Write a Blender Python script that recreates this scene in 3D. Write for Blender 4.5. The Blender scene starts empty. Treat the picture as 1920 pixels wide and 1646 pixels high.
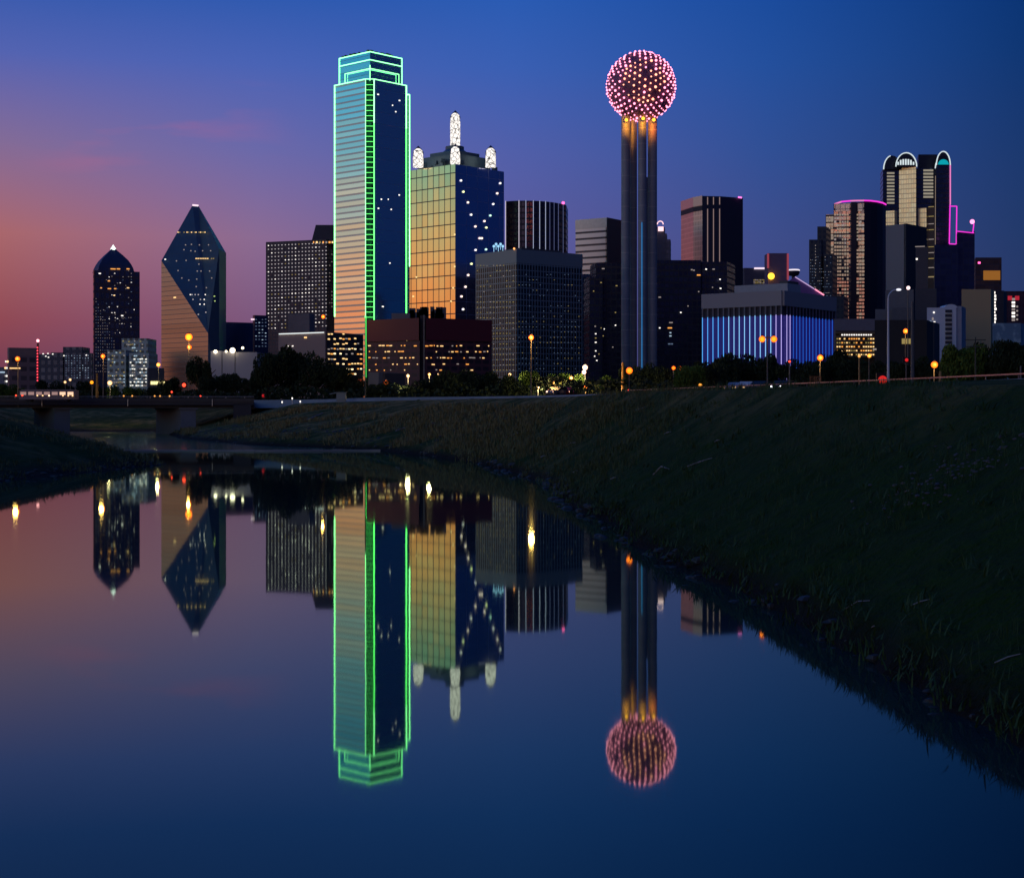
import bpy, math, random
from mathutils import Vector
import numpy as np
R = math.radians
random.seed(7)
sc = bpy.context.scene
COL = sc.collection

# ------------------------------------------------------------------ camera
F = 3000.0; HY = 766.0; CX = 960.0; CAMZ = 4.5
cam_d = bpy.data.cameras.new("camera"); cam = bpy.data.objects.new("camera", cam_d); COL.objects.link(cam)
cam.location = (0, 0, CAMZ); cam.rotation_euler = (R(90), 0, 0)
cam_d.sensor_fit = 'HORIZONTAL'; cam_d.sensor_width = 36; cam_d.lens = F / 1920 * 36
cam_d.shift_y = -(823 - HY) / 1920; cam_d.clip_start = 0.5; cam_d.clip_end = 20000
sc.camera = cam
sc.view_settings.view_transform = 'Standard'; sc.view_settings.look = 'None'
sc.view_settings.exposure = 0; sc.view_settings.gamma = 1; sc.view_settings.use_curve_mapping = False
sc.cycles.use_denoising = True
sc.cycles.max_bounces = 6; sc.cycles.glossy_bounces = 4; sc.cycles.diffuse_bounces = 2
sc.cycles.sample_clamp_indirect = 6
sc.cycles.caustics_reflective = False; sc.cycles.caustics_refractive = False
sc.cycles.use_light_tree = True

def lin(c):
    def f(v):
        v = v / 255.0
        return v / 12.92 if v <= 0.04045 else ((v + 0.055) / 1.055) ** 2.4
    return (f(c[0]), f(c[1]), f(c[2]), 1.0)

# ------------------------------------------------------------------ dusk sky (afterglow towards the west = image left)
W = bpy.data.worlds.new("World"); sc.world = W; W.use_nodes = True
nt = W.node_tree; N = nt.nodes; L = nt.links; N.clear()
def nd(t, **k):
    n = N.new(t)
    for a, b in k.items(): setattr(n, a, b)
    return n
def mth(op, a, b=None, c=None):
    n = nd('ShaderNodeMath', operation=op)
    for i, v in enumerate((a, b, c)):
        if v is None: continue
        if isinstance(v, (int, float)): n.inputs[i].default_value = v
        else: L.new(v, n.inputs[i])
    return n.outputs[0]
tc = nd('ShaderNodeTexCoord'); sep = nd('ShaderNodeSeparateXYZ'); L.new(tc.outputs['Generated'], sep.inputs[0])
az = mth('MULTIPLY', mth('ARCTAN2', sep.outputs[0], sep.outputs[1]), 180 / math.pi)
el = mth('MULTIPLY', mth('ARCSINE', sep.outputs[2]), 180 / math.pi)
eln = mth('DIVIDE', mth('MAXIMUM', el, 0.0), 30.0)
EL = [0, 3, 6, 9, 12, 14.3, 30]
SKY = [
 (-180, [(60,50,80),(70,60,100),(60,62,110),(45,60,115),(32,55,115),(28,50,110),(24,56,127)]),
 (-135, [(200,104,60),(248,152,98),(214,188,148),(126,190,196),(66,176,212),(50,140,190),(30,81,162)]),
 (-75,  [(206,104,60),(250,150,94),(212,186,150),(124,188,198),(66,174,212),(48,138,190),(32,81,162)]),
 (-40,  [(140,64,66),(198,100,80),(196,108,102),(134,98,140),(76,92,164),(50,86,166),(30,76,157)]),
 (-17.7,[(84,50,80),(142,72,84),(168,102,108),(130,106,150),(82,98,176),(50,88,172),(22,66,140)]),
 (-9,   [(84,64,106),(122,86,124),(138,106,146),(106,104,168),(72,98,180),(44,88,174),(20,66,145)]),
 (0,    [(70,66,116),(84,80,138),(92,90,154),(80,94,168),(56,94,178),(40,90,178),(18,68,148)]),
 (9,    [(56,62,112),(66,72,128),(60,76,138),(46,78,148),(32,78,156),(22,74,156),(14,60,138)]),
 (17.7, [(34,48,90),(40,56,100),(30,56,106),(20,54,110),(6,52,114),(0,50,116),(6,48,118)]),
 (50,   [(10,34,68),(4,34,76),(2,36,82),(0,36,84),(0,36,86),(0,36,88),(16,46,102)]),
 (130,  [(12,32,64),(6,32,72),(4,32,78),(2,32,80),(2,32,82),(2,32,84),(16,46,102)]),
 (180,  [(60,50,80),(70,60,100),(60,62,110),(45,60,115),(32,55,115),(28,50,110),(24,56,127)]),
]
prev = None
for i, (a, cols) in enumerate(SKY):
    r = nd('ShaderNodeValToRGB'); cr = r.color_ramp; cr.interpolation = 'B_SPLINE' if False else 'EASE'
    cr.interpolation = 'LINEAR'
    while len(cr.elements) < len(EL): cr.elements.new(0.5)
    for e, p, c in zip(cr.elements, EL, cols): e.position = p / 30.0
    for k, c in enumerate(cols): cr.elements[k].color = lin(c)
    L.new(eln, r.inputs[0])
    if prev is None: prev = r.outputs[0]
    else:
        mr = nd('ShaderNodeMapRange', interpolation_type='LINEAR'); L.new(az, mr.inputs[0])
        mr.inputs[1].default_value = SKY[i - 1][0]; mr.inputs[2].default_value = a
        mx = nd('ShaderNodeMix', data_type='RGBA'); L.new(mr.outputs[0], mx.inputs[0])
        L.new(prev, mx.inputs[6]); L.new(r.outputs[0], mx.inputs[7]); prev = mx.outputs[2]
# faint wisps of pink cloud
mp = nd('ShaderNodeMapping'); L.new(tc.outputs['Generated'], mp.inputs[0]); mp.inputs[3].default_value = (3.5, 3.5, 17)
mp.inputs[2].default_value = (0, 0.35, 0)
nz = nd('ShaderNodeTexNoise'); L.new(mp.outputs[0], nz.inputs[0]); nz.inputs['Scale'].default_value = 2.6; nz.inputs['Detail'].default_value = 5
cm = nd('ShaderNodeMapRange'); L.new(nz.outputs[0], cm.inputs[0]); cm.inputs[1].default_value = 0.56; cm.inputs[2].default_value = 0.80
band = nd('ShaderNodeMapRange', interpolation_type='SMOOTHSTEP'); L.new(az, band.inputs[0]); band.inputs[1].default_value = -7; band.inputs[2].default_value = -12
band2 = nd('ShaderNodeMapRange', interpolation_type='SMOOTHSTEP'); L.new(az, band2.inputs[0]); band2.inputs[1].default_value = -18; band2.inputs[2].default_value = -14
band3 = nd('ShaderNodeMapRange', interpolation_type='SMOOTHSTEP'); L.new(mth('ABSOLUTE', mth('SUBTRACT', el, 9.6)), band3.inputs[0]); band3.inputs[1].default_value = 3.0; band3.inputs[2].default_value = 0.5
ca = mth('MULTIPLY', mth('MULTIPLY', mth('MULTIPLY', cm.outputs[0], band.outputs[0]), mth('MULTIPLY', band2.outputs[0], band3.outputs[0])), 0.42)
mx = nd('ShaderNodeMix', data_type='RGBA'); L.new(ca, mx.inputs[0]); L.new(prev, mx.inputs[6]); mx.inputs[7].default_value = lin((190, 100, 130)); prev = mx.outputs[2]
# physical twilight sky added underneath the afterglow
sky = nd('ShaderNodeTexSky'); sky.sky_type = 'NISHITA'; sky.sun_disc = False; sky.sun_elevation = R(-2); sky.sun_rotation = R(-100)
bg1 = nd('ShaderNodeBackground'); L.new(prev, bg1.inputs[0]); bg1.inputs[1].default_value = 1.0
bg2 = nd('ShaderNodeBackground'); L.new(sky.outputs[0], bg2.inputs[0]); bg2.inputs[1].default_value = 0.02
ad = nd('ShaderNodeAddShader'); L.new(bg1.outputs[0], ad.inputs[0]); L.new(bg2.outputs[0], ad.inputs[1])
wo = nd('ShaderNodeOutputWorld'); L.new(ad.outputs[0], wo.inputs[0])

# last afterglow of the sun that has just set behind the camera, far softer than daylight
sun_d = bpy.data.lights.new("sun", 'SUN'); sun_d.energy = 0.16; sun_d.angle = R(40); sun_d.color = (1.0, .72, .48)
sun = bpy.data.objects.new("sun", sun_d); COL.objects.link(sun)
sun.rotation_euler = Vector((math.sin(R(-150)), math.cos(R(-150)), math.tan(R(12)))).to_track_quat('Z', 'Y').to_euler()
# ------------------------------------------------------------------ materials
MATS = {}
class NT:
    def __init__(s, name):
        s.m = bpy.data.materials.new(name); s.m.use_nodes = True; s.t = s.m.node_tree; s.n = s.t.nodes; s.l = s.t.links
        s.b = s.n['Principled BSDF']
    def add(s, t, **k):
        n = s.n.new(t)
        for a, b in k.items(): setattr(n, a, b)
        return n
    def math(s, op, a, b=None, c=None):
        n = s.add('ShaderNodeMath', operation=op)
        for i, v in enumerate((a, b, c)):
            if v is None: continue
            if isinstance(v, (int, float)): n.inputs[i].default_value = v
            else: s.l.new(v, n.inputs[i])
        return n.outputs[0]
    def mix(s, f, a, b):
        n = s.add('ShaderNodeMix', data_type='RGBA')
        for i, v in ((0, f), (6, a), (7, b)):
            if isinstance(v, (int, float)): n.inputs[i].default_value = v
            elif isinstance(v, tuple): n.inputs[i].default_value = v
            else: s.l.new(v, n.inputs[i])
        return n.outputs[2]
    def noise(s, vec, scale, detail=3):
        n = s.add('ShaderNodeTexNoise'); s.l.new(vec, n.inputs[0]); n.inputs['Scale'].default_value = scale; n.inputs['Detail'].default_value = detail
        return n.outputs[0]
def rgb(*c): return (c[0], c[1], c[2], 1.0)
def plain(name, c, rough=0.7, metal=0.0, nscale=0.6, namt=0.3):
    if name in MATS: return MATS[name]
    t = NT(name); tcn = t.add('ShaderNodeTexCoord')
    f = t.noise(tcn.outputs['Object'], nscale, 5)
    d = tuple(v * (1 - namt) for v in c)
    t.l.new(t.mix(f, rgb(*c), rgb(*d)), t.b.inputs['Base Color'])
    t.b.inputs['Roughness'].default_value = rough; t.b.inputs['Metallic'].default_value = metal
    MATS[name] = t.m; return t.m
def glow(name, c, s):
    """Things that give off light."""
    if name in MATS: return MATS[name]
    t = NT(name); t.b.inputs['Base Color'].default_value = rgb(0.02, 0.02, 0.02)
    t.b.inputs['Emission Color'].default_value = rgb(*c); t.b.inputs['Emission Strength'].default_value = s
    MATS[name] = t.m; return t.m
def facade(name, glass, frame, floor=3.6, bay=3.0, fh=0.18, fw=0.12, metal=0.9, rough=0.12, jitter=0.25, wob=0.02, frough=0.6, fmetal=0.0, wall=None):
    """Curtain wall: UVs are metres along the wall and up it."""
    if name in MATS: return MATS[name]
    t = NT(name); uv = t.add('ShaderNodeUVMap'); sp = t.add('ShaderNodeSeparateXYZ'); t.l.new(uv.outputs[0], sp.inputs[0])
    u = t.math('DIVIDE', sp.outputs[0], bay); v = t.math('DIVIDE', sp.outputs[1], floor)
    fu = t.math('FRACT', u); fv = t.math('FRACT', v)
    lu = t.math('LESS_THAN', fu, fw); lv = t.math('LESS_THAN', fv, fh)
    line = t.math('MAXIMUM', lu, lv)
    cell = t.add('ShaderNodeCombineXYZ'); t.l.new(t.math('FLOOR', u), cell.inputs[0]); t.l.new(t.math('FLOOR', v), cell.inputs[1])
    wn = t.add('ShaderNodeTexWhiteNoise', noise_dimensions='2D'); t.l.new(cell.outputs[0], wn.inputs[0])
    dark = tuple(x * (1 - jitter) for x in glass)
    g = t.mix(wn.outputs[0], rgb(*glass), rgb(*dark))
    big = t.noise(uv.outputs[0], 0.03, 3)
    g = t.mix(t.math('MULTIPLY', big, 0.18), g, rgb(*(x * 0.5 for x in glass)))
    t.l.new(t.mix(line, g, rgb(*frame)), t.b.inputs['Base Color'])
    t.l.new(t.math('MULTIPLY_ADD', line, fmetal - metal, metal), t.b.inputs['Metallic'])
    t.l.new(t.math('MULTIPLY_ADD', line, frough - rough, rough), t.b.inputs['Roughness'])
    # every pane sits a hair out of plane
    if wob:
        vm = t.add('ShaderNodeVectorMath', operation='SUBTRACT'); t.l.new(wn.outputs['Color'], vm.inputs[0]); vm.inputs[1].default_value = (.5, .5, .5)
        vs = t.add('ShaderNodeVectorMath', operation='SCALE'); t.l.new(vm.outputs[0], vs.inputs[0]); vs.inputs['Scale'].default_value = wob
        geo = t.add('ShaderNodeNewGeometry'); va = t.add('ShaderNodeVectorMath', operation='ADD')
        t.l.new(geo.outputs['Normal'], va.inputs[0]); t.l.new(vs.outputs[0], va.inputs[1])
        vn = t.add('ShaderNodeVectorMath', operation='NORMALIZE'); t.l.new(va.outputs[0], vn.inputs[0]); t.l.new(vn.outputs[0], t.b.inputs['Normal'])
    MATS[name] = t.m; return t.m

# ------------------------------------------------------------------ mesh builder
class MB:
    def __init__(s): s.v = []; s.f = []; s.uv = []; s.mi = []
    def face(s, pts, uvs=None, mi=0):
        b = len(s.v); s.v += [tuple(p) for p in pts]; s.f.append(list(range(b, b + len(pts))))
        s.uv += list(uvs) if uvs else [(p[0], p[1]) for p in pts]; s.mi.append(mi)
    def prism(s, pts, z0, z1, mi=0, top=0, bottom=True):
        """pts = plan, counter-clockwise seen from above."""
        u = 0.0; n = len(pts)
        for i in range(n):
            a = pts[i]; b = pts[(i + 1) % n]; d = math.dist(a, b)
            s.face([(a[0], a[1], z0), (b[0], b[1], z0), (b[0], b[1], z1), (a[0], a[1], z1)], [(u, z0), (u + d, z0), (u + d, z1), (u, z1)], mi); u += d
        s.face([(p[0], p[1], z1) for p in pts], None, top)
        if bottom: s.face([(p[0], p[1], z0) for p in reversed(pts)], None, top)
    def box(s, c, d, rz=0, mi=0):
        hx, hy = d[0] / 2, d[1] / 2; co, si = math.cos(rz), math.sin(rz)
        pts = [(c[0] + x * co - y * si, c[1] + x * si + y * co) for x, y in ((-hx, -hy), (hx, -hy), (hx, hy), (-hx, hy))]
        s.prism(pts, c[2] - d[2] / 2, c[2] + d[2] / 2, mi, mi)
    def bar(s, p, q, w, mi=0, w2=None, n=4):
        p = Vector(p); q = Vector(q); d = (q - p)
        if d.length < 1e-6: return
        d.normalize(); a = Vector((0, 0, 1)) if abs(d.z) < 0.9 else Vector((0, 1, 0))
        x = d.cross(a).normalized(); y = d.cross(x).normalized(); w2 = w if w2 is None else w2
        r0 = []; r1 = []
        for k in range(n):
            t = 2 * math.pi * (k + .5) / n; c = x * math.cos(t) + y * math.sin(t)
            r0.append(p + c * w * .5 * (1.414 if n == 4 else 1)); r1.append(q + c * w2 * .5 * (1.414 if n == 4 else 1))
        for k in range(n):
            j = (k + 1) % n; s.face([r0[k], r1[k], r1[j], r0[j]], None, mi)
        s.face(r0, None, mi); s.face(list(reversed(r1)), None, mi)
    def ball(s, c, r, mi=0, nu=10, nv=6, sz=1.0):
        P = [[(c[0] + r * math.sin(math.pi * j / nv) * math.cos(2 * math.pi * i / nu), c[1] + r * math.sin(math.pi * j / nv) * math.sin(2 * math.pi * i / nu), c[2] + sz * r * math.cos(math.pi * j / nv)) for i in range(nu)] for j in range(nv + 1)]
        for j in range(nv):
            for i in range(nu):
                k = (i + 1) % nu
                if j == 0: s.face([P[0][0], P[1][i], P[1][k]], None, mi)
                elif j == nv - 1: s.face([P[j][i], P[nv][0], P[j][k]], None, mi)
                else: s.face([P[j][i], P[j + 1][i], P[j + 1][k], P[j][k]], None, mi)
    def lathe(s, c, prof, n=16, mi=0):
        """prof = [(r, z)] upwards."""
        for (r0, z0), (r1, z1) in zip(prof, prof[1:]):
            for i in range(n):
                a = 2 * math.pi * i / n; b = 2 * math.pi * (i + 1) / n
                q = [(c[0] + r0 * math.cos(a), c[1] + r0 * math.sin(a), c[2] + z0), (c[0] + r0 * math.cos(b), c[1] + r0 * math.sin(b), c[2] + z0),
                     (c[0] + r1 * math.cos(b), c[1] + r1 * math.sin(b), c[2] + z1), (c[0] + r1 * math.cos(a), c[1] + r1 * math.sin(a), c[2] + z1)]
                uv = [(r0 * a, z0), (r0 * b, z0), (r0 * b, z1), (r0 * a, z1)]
                if r0 < 1e-4: q = [q[0], q[2], q[3]]; uv = [uv[0], uv[2], uv[3]]
                elif r1 < 1e-4: q = q[:3]; uv = uv[:3]
                s.face(q, uv, mi)
    def build(s, name, mats, parent=None, smooth=False, loc=None):
        o_ = Vector(parent['_o']) if parent is not None else Vector(loc or (0, 0, 0))
        me = bpy.data.meshes.new(name)
        me.from_pydata([tuple(Vector(v) - o_) for v in s.v], [], s.f)
        ul = me.uv_layers.new(name='UVMap'); ul.data.foreach_set('uv', [c for p in s.uv for c in p])
        if not isinstance(mats, (list, tuple)): mats = [mats]
        for m in mats: me.materials.append(m)
        me.polygons.foreach_set('material_index', s.mi)
        if smooth: me.polygons.foreach_set('use_smooth', [True] * len(s.f))
        me.update()
        o = bpy.data.objects.new(name, me); COL.objects.link(o)
        if parent is not None: o.parent = parent; o['_o'] = parent['_o']
        else: o.location = o_; o['_o'] = tuple(o_)
        return o
def thing(name, label, cat, loc, group=None):
    o = bpy.data.objects.new(name, None); COL.objects.link(o); o.location = loc; o.empty_display_size = 1
    o['label'] = label; o['category'] = cat; o['_o'] = tuple(loc)
    if group: o['group'] = group
    return o
def tag(o, label, cat, group=None):
    o['label'] = label; o['category'] = cat
    if group: o['group'] = group
    return o
def clone(o, delta, label=None):
    c = o.copy(); COL.objects.link(c); c.location = Vector(o.location) + Vector(delta)
    c['_o'] = tuple(Vector(o['_o']) + Vector(delta))
    if label: c['label'] = label
    for ch in [x for x in o.children]:
        d = ch.copy(); COL.objects.link(d); d.parent = c
        for g in [x for x in ch.children]:
            e = g.copy(); COL.objects.link(e); e.parent = d
    return c

def XY(px, D): return ((px - CX) / F * D, D)
def Z(py, D): return CAMZ + (HY - py) / F * D
def P(px, py, D): return Vector(((px - CX) / F * D, D, Z(py, D)))

class Face:
    """A vertical wall from a to b (left to right as seen), with outward normal."""
    def __init__(s, a, b):
        s.a = Vector((a[0], a[1])); s.b = Vector((b[0], b[1])); s.d = (s.b - s.a); s.len = s.d.length; s.d.normalize()
        s.n = Vector((s.d.y, -s.d.x)); s.ang = math.atan2(s.d.y, s.d.x)
    def hit(s, px, py):
        k = (px - CX) / F; # X = k*Y
        den = s.n.x * k + s.n.y; D = (s.n.dot(s.a)) / den
        return Vector((k * D, D, Z(py, D)))
    def off(s, p, o): return Vector((p.x + s.n.x * o, p.y + s.n.y * o, p.z))
def rect3(xl, xc, xr, D, th):
    th = R(th); k0 = (xl - CX) / F; k1 = (xr - CX) / F; C = Vector(XY(xc, D))
    a = (C.x - k0 * D) / (math.cos(th) + k0 * math.sin(th)); b = (k1 * D - C.x) / (math.sin(th) - k1 * math.cos(th))
    Lp = C + Vector((-math.cos(th), math.sin(th))) * a; Rp = C + Vector((math.sin(th), math.cos(th))) * b
    return C, Lp, Rp, Lp + Rp - C

UNIT = {}
def unit_mesh(mat):
    if mat.name not in UNIT:
        m = MB(); m.box((0, 0, 0), (1, 1, 1)); o = m.build('lit_window', mat); UNIT[mat.name] = o.data; bpy.data.objects.remove(o)
    return UNIT[mat.name]
def windows(root, items, part='lit_window'):
    """items: (face, centre, width, height, material).  100 largest as parts, the rest as one."""
    items = sorted(items, key=lambda t: -t[2] * t[3]); o_ = Vector(root['_o'])
    for f, p, w, h, m in items[:100]:
        o = bpy.data.objects.new(part, unit_mesh(m)); COL.objects.link(o); o.parent = root
        o.location = f.off(p, 0.06) - o_; o.rotation_euler = (0, 0, f.ang); o.scale = (w, 0.3, h)
    if len(items) > 100:
        mb = MB(); ms = []
        for f, p, w, h, m in items[100:]:
            if m not in ms: ms.append(m)
            mb.box(f.off(p, 0.06), (w, 0.3, h), f.ang, ms.index(m))
        o = mb.build(part, ms, root); o['kind'] = 'stuff'

WARM = glow('warm_window_light', (1.0, 0.62, 0.25), 1.5); AMBER = glow('amber_window_light', (1.0, 0.40, 0.08), 1.3)
WHITE = glow('white_window_light', (1.0, 0.93, 0.85), 1.6); COOL = glow('cool_window_light', (0.6, 0.8, 1.0), 0.7)
DIMW = glow('dim_window_light', (0.9, 0.75, 0.7), 0.33); DIMY = glow('dim_yellow_window_light', (1.0, 0.75, 0.25), 0.30); GRN = glow('green_window_light', (0.7, 1.0, 0.3), .7)
DIMB = glow('dim_blue_window_light', (0.35, 0.5, 0.8), 0.30)
def scatter(root, f, x0, x1, y0, y1, dx, dy, prob, wpx, hpx, mats, jit=0.0, rows=None, part='lit_window', items=None):
    its = []
    y = y0; r = 0
    while y <= y1:
        x = x0; pr = prob(x0, y) if callable(prob) else prob
        while x <= x1:
            p_ = prob(x, y) if callable(prob) else prob
            if random.random() < p_:
                q = f.hit(x, y + random.uniform(-jit, jit)); s_ = q.y / F
                cosf = max(0.25, abs(f.n.y))
                its.append((f, q, wpx * s_ / cosf * random.uniform(.7, 1.15), hpx * s_ * random.uniform(.75, 1.1), random.choice(mats)))
            x += dx
        y += dy; r += 1
    if items is not None: items += its
    else: windows(root, its, part)
    return its

GROUND = 5.2
DARKCON = plain('dark_concrete', (0.10, 0.10, 0.11), 0.8); CON = plain('pale_concrete', (0.30, 0.29, 0.28), 0.8); ROOF = plain('roof_gravel', (0.05, 0.05, 0.055), 0.9)
METAL = plain('grey_metal', (0.22, 0.23, 0.25), 0.4, 0.8); BLACK = plain('black_metal', (0.015, 0.015, 0.02), 0.5, 0.4)

def tower(name, label, xl, xc, xr, yt, D, th, mat, cat='skyscraper', parapet=None, plant=None, z0=GROUND - 1, group=None):
    """A rectangular tower seen on its corner; yt is the picture height of the roof at the near corner."""
    C, Lp, Rp, Bp = rect3(xl, xc, xr, D, th); zt = Z(yt, D)
    root = thing(name, label, cat, (C.x, C.y, GROUND), group)
    m = MB(); m.prism([Lp, C, Rp, Bp], z0, zt, 0, 1); m.build('wall', [mat, ROOF], root)
    ctr = (C + Bp) / 2
    def grow(k, dz0, dz1, mm, nm):
        q = MB(); q.prism([ctr + (p - ctr) * k for p in (Lp, C, Rp, Bp)], zt + dz0, zt + dz1, 0, 0); return q.build(nm, mm, root)
    if parapet:
        h, pm = parapet; q = MB(); g = 1.006
        q.prism([ctr + (p - ctr) * g for p in (Lp, C, Rp, Bp)], zt - h, zt + 0.6, 0, 0); q.build('parapet', pm, root)
    if plant:
        for (k, h, pm) in plant: grow(k, 0.0, h, pm, 'roof_plant')
    fl = Face(Lp, C); fr = Face(C, Rp)
    return root, fl, fr, zt, (C, Lp, Rp, Bp)


# ================================================================== GROUND, RIVER, ROAD
def lerp_table(T, y):
    return float(np.interp(y, [t[0] for t in T], [t[1] for t in T]))
XR = [(-400, 10), (0, 6.9), (20, 6.45), (25, 6.25), (32, 5.6), (44, 4.7), (54, 3.8), (73, 2.9), (97, 2.3), (118, -.6), (145, -6), (171, -14), (201, -34), (240, -50), (280, -60), (400, -88), (600, -160), (900, -320)]
XL = [(-400, -70), (0, -46), (60, -37), (90, -33.5), (97, -31.2), (112, -29.5), (120, -29.6), (127, -28.2), (134, -29.5), (150, -36), (160, -40), (200, -55), (260, -76), (400, -125), (600, -205), (900, -370)]
XC = [(-400, 18), (0, 14.5), (40, 12.9), (54, 12.3), (78, 11.2), (118, 8.3), (171, 2.3), (241, -20.9), (300, -47), (400, -72), (600, -140), (900, -300)]
ZC = [(-400, 5.2), (40, 5.1), (60, 5.3), (110, 5.6), (240, 5.5), (300, 5.3), (900, 5.2)]
def hsh(x, y):
    return (math.sin(x * 12.9898 + y * 78.233) * 43758.5453) % 1.0
def vnoise(x, y):
    xi, yi = math.floor(x), math.floor(y); fx, fy = x - xi, y - yi; fx = fx * fx * (3 - 2 * fx); fy = fy * fy * (3 - 2 * fy)
    a = hsh(xi, yi); b = hsh(xi + 1, yi); c = hsh(xi, yi + 1); d = hsh(xi + 1, yi + 1)
    return (a + (b - a) * fx) * (1 - fy) + (c + (d - c) * fx) * fy - .5
def fbm(x, y): return vnoise(x, y) + .5 * vnoise(x * 2.1 + 7, y * 2.1) + .25 * vnoise(x * 4.3, y * 4.3 + 3)
def edge_wob(y, k):  # ragged water's edge
    return 1.2 * fbm(y * .11 + k, k) * min(1, .45 + y / 90) + 0.45 * fbm(y * .5 + k, 3 * k) + .25 * fbm(y * 1.3, k)
def right_h(s, X, Y, t, width):
    """height on the right bank, t = 0 at the water, 1 at the crest"""
    zc = lerp_table(ZC, Y)
    if t >= 1: return zc + 0.25 * min(1, (t - 1)) + 0.05 * fbm(X * .3, Y * .3)
    base = zc * (0.10 * min(t / .06, 1) + 0.90 * (t ** 1.12))
    amp = 0.55 * math.sin(math.pi * min(1, t)) ** .7
    gul = 0.42 * fbm(Y * .13 + X * .08 + t * 1.2, t * 2.5 + X * .05)                      # gullies running up the slope
    return base + amp * (gul + 0.34 * fbm(X * .35, Y * .25) + 0.24 * fbm(X * 1.1, Y * .8))
RCOLS = [i / 70 for i in range(71)]
ys = [-400, -200, -100, -60, -30, -10] + list(np.arange(0, 80, 0.6)) + list(np.arange(80, 180, 1.2)) + list(np.arange(180, 320, 3)) + list(np.arange(320, 600, 12)) + [650, 700, 760, 830, 900, 1100, 1500, 2200, 3500, 6000, 12000]
rows = []
for Y in ys:
    Y = float(Y); xr = lerp_table(XR, Y) + edge_wob(Y, 5) * (1 if Y < 320 else .2); xl = lerp_table(XL, Y) + edge_wob(Y, 9); xc = lerp_table(XC, Y)
    fade = 1.0 if Y < 300 else max(0, 1 - (Y - 300) / 55)
    if Y > 900: xl, xr, xc = -370, -320, -300
    row = []
    for X in (-9000, -4000, -1500, -700, -350):
        row.append((X + 0 * xl, GROUND))
    for d in (60, 40, 28, 20, 16, 13, 11, 9, 7.5, 6, 5, 4, 3.2, 2.5, 1.8, 1.2, .7, .3, 0):
        t = min(1, d / 14.0)
        bump = 0.5 * fbm((xl - d) * .22, Y * .12) + .18 * fbm((xl - d) * .9, Y * .7)
        top = 3.3 if Y < 180 else 3.3 + min(1, (Y - 180) / 60) * 1.9
        far = 0 if d < 30 else (d - 30) / 30 * (GROUND - top)
        z = (top * math.sin(t * math.pi / 2) ** 1.3 + far) + bump * min(1, d / 3) * (1 if Y < 240 else .4)
        row.append((xl - d, z))
    for f in (.08, .3, .5, .7, .92): row.append((xl + (xr - xl) * f, -1.6))
    for t in RCOLS:
        row.append((xr + (xc - xr) * t, right_h(0, xr + (xc - xr) * t, Y, t, xc - xr)))
    for d in (1, 2.2, 4, 6, 9, 14, 20, 30, 45, 70, 120, 250, 600, 1500, 4000, 9000):
        row.append((xc + d, right_h(0, xc + d, Y, 1 + d / 5, 1) if d < 20 else lerp_table(ZC, Y) + .25 - (0.3 if d > 60 else 0)))
    if fade < 1: row = [(x, GROUND - .05 + (z - GROUND + .05) * fade) for x, z in row]
    rows.append([(x, Y, z) for x, z in row])
nc = len(rows[0]); V = [p for r in rows for p in r]
Fc = [(i * nc + j, i * nc + j + 1, (i + 1) * nc + j + 1, (i + 1) * nc + j) for i in range(len(rows) - 1) for j in range(nc - 1)]
me = bpy.data.meshes.new('ground'); me.from_pydata(V, [], Fc); me.polygons.foreach_set('use_smooth', [True] * len(Fc)); me.update()
ground = bpy.data.objects.new('ground', me); COL.objects.link(ground); ground['kind'] = 'structure'; ground['label'] = 'grassy river bank and flat city ground'
t = NT('bank_earth_and_grass'); g = t.add('ShaderNodeTexCoord'); ob = g.outputs['Object']
sx = t.add('ShaderNodeSeparateXYZ'); t.l.new(ob, sx.inputs[0])
mpn = t.add('ShaderNodeMapping'); t.l.new(ob, mpn.inputs[0]); mpn.inputs[3].default_value = (0.5, .9, 1); mpn.inputs[2].default_value = (0, 0, R(22))
n1 = t.noise(mpn.outputs[0], 0.16, 6); n2 = t.noise(ob, 1.6, 8); n3 = t.noise(ob, 9.0, 6)
r1 = t.add('ShaderNodeMapRange'); t.l.new(n1, r1.inputs[0]); r1.inputs[1].default_value = .44; r1.inputs[2].default_value = .56
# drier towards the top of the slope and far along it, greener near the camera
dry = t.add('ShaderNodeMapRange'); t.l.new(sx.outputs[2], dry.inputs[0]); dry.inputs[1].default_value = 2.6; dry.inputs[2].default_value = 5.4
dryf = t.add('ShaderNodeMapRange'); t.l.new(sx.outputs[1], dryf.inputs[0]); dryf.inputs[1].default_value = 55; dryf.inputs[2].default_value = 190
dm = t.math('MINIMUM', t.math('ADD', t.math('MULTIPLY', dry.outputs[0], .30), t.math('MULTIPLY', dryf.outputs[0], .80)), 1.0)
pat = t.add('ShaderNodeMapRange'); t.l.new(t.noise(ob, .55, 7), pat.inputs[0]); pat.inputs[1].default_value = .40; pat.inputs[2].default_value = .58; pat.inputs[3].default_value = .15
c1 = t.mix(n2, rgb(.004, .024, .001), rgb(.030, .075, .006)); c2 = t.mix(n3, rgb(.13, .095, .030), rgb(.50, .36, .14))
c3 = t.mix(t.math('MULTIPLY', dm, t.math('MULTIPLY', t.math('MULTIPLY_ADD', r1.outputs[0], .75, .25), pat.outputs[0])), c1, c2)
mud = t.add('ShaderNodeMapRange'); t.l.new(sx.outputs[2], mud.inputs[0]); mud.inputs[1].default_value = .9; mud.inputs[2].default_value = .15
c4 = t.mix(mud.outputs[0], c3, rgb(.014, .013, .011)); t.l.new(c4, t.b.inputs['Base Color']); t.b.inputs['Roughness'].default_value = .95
t.b.inputs['Specular IOR Level'].default_value = .15
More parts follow.
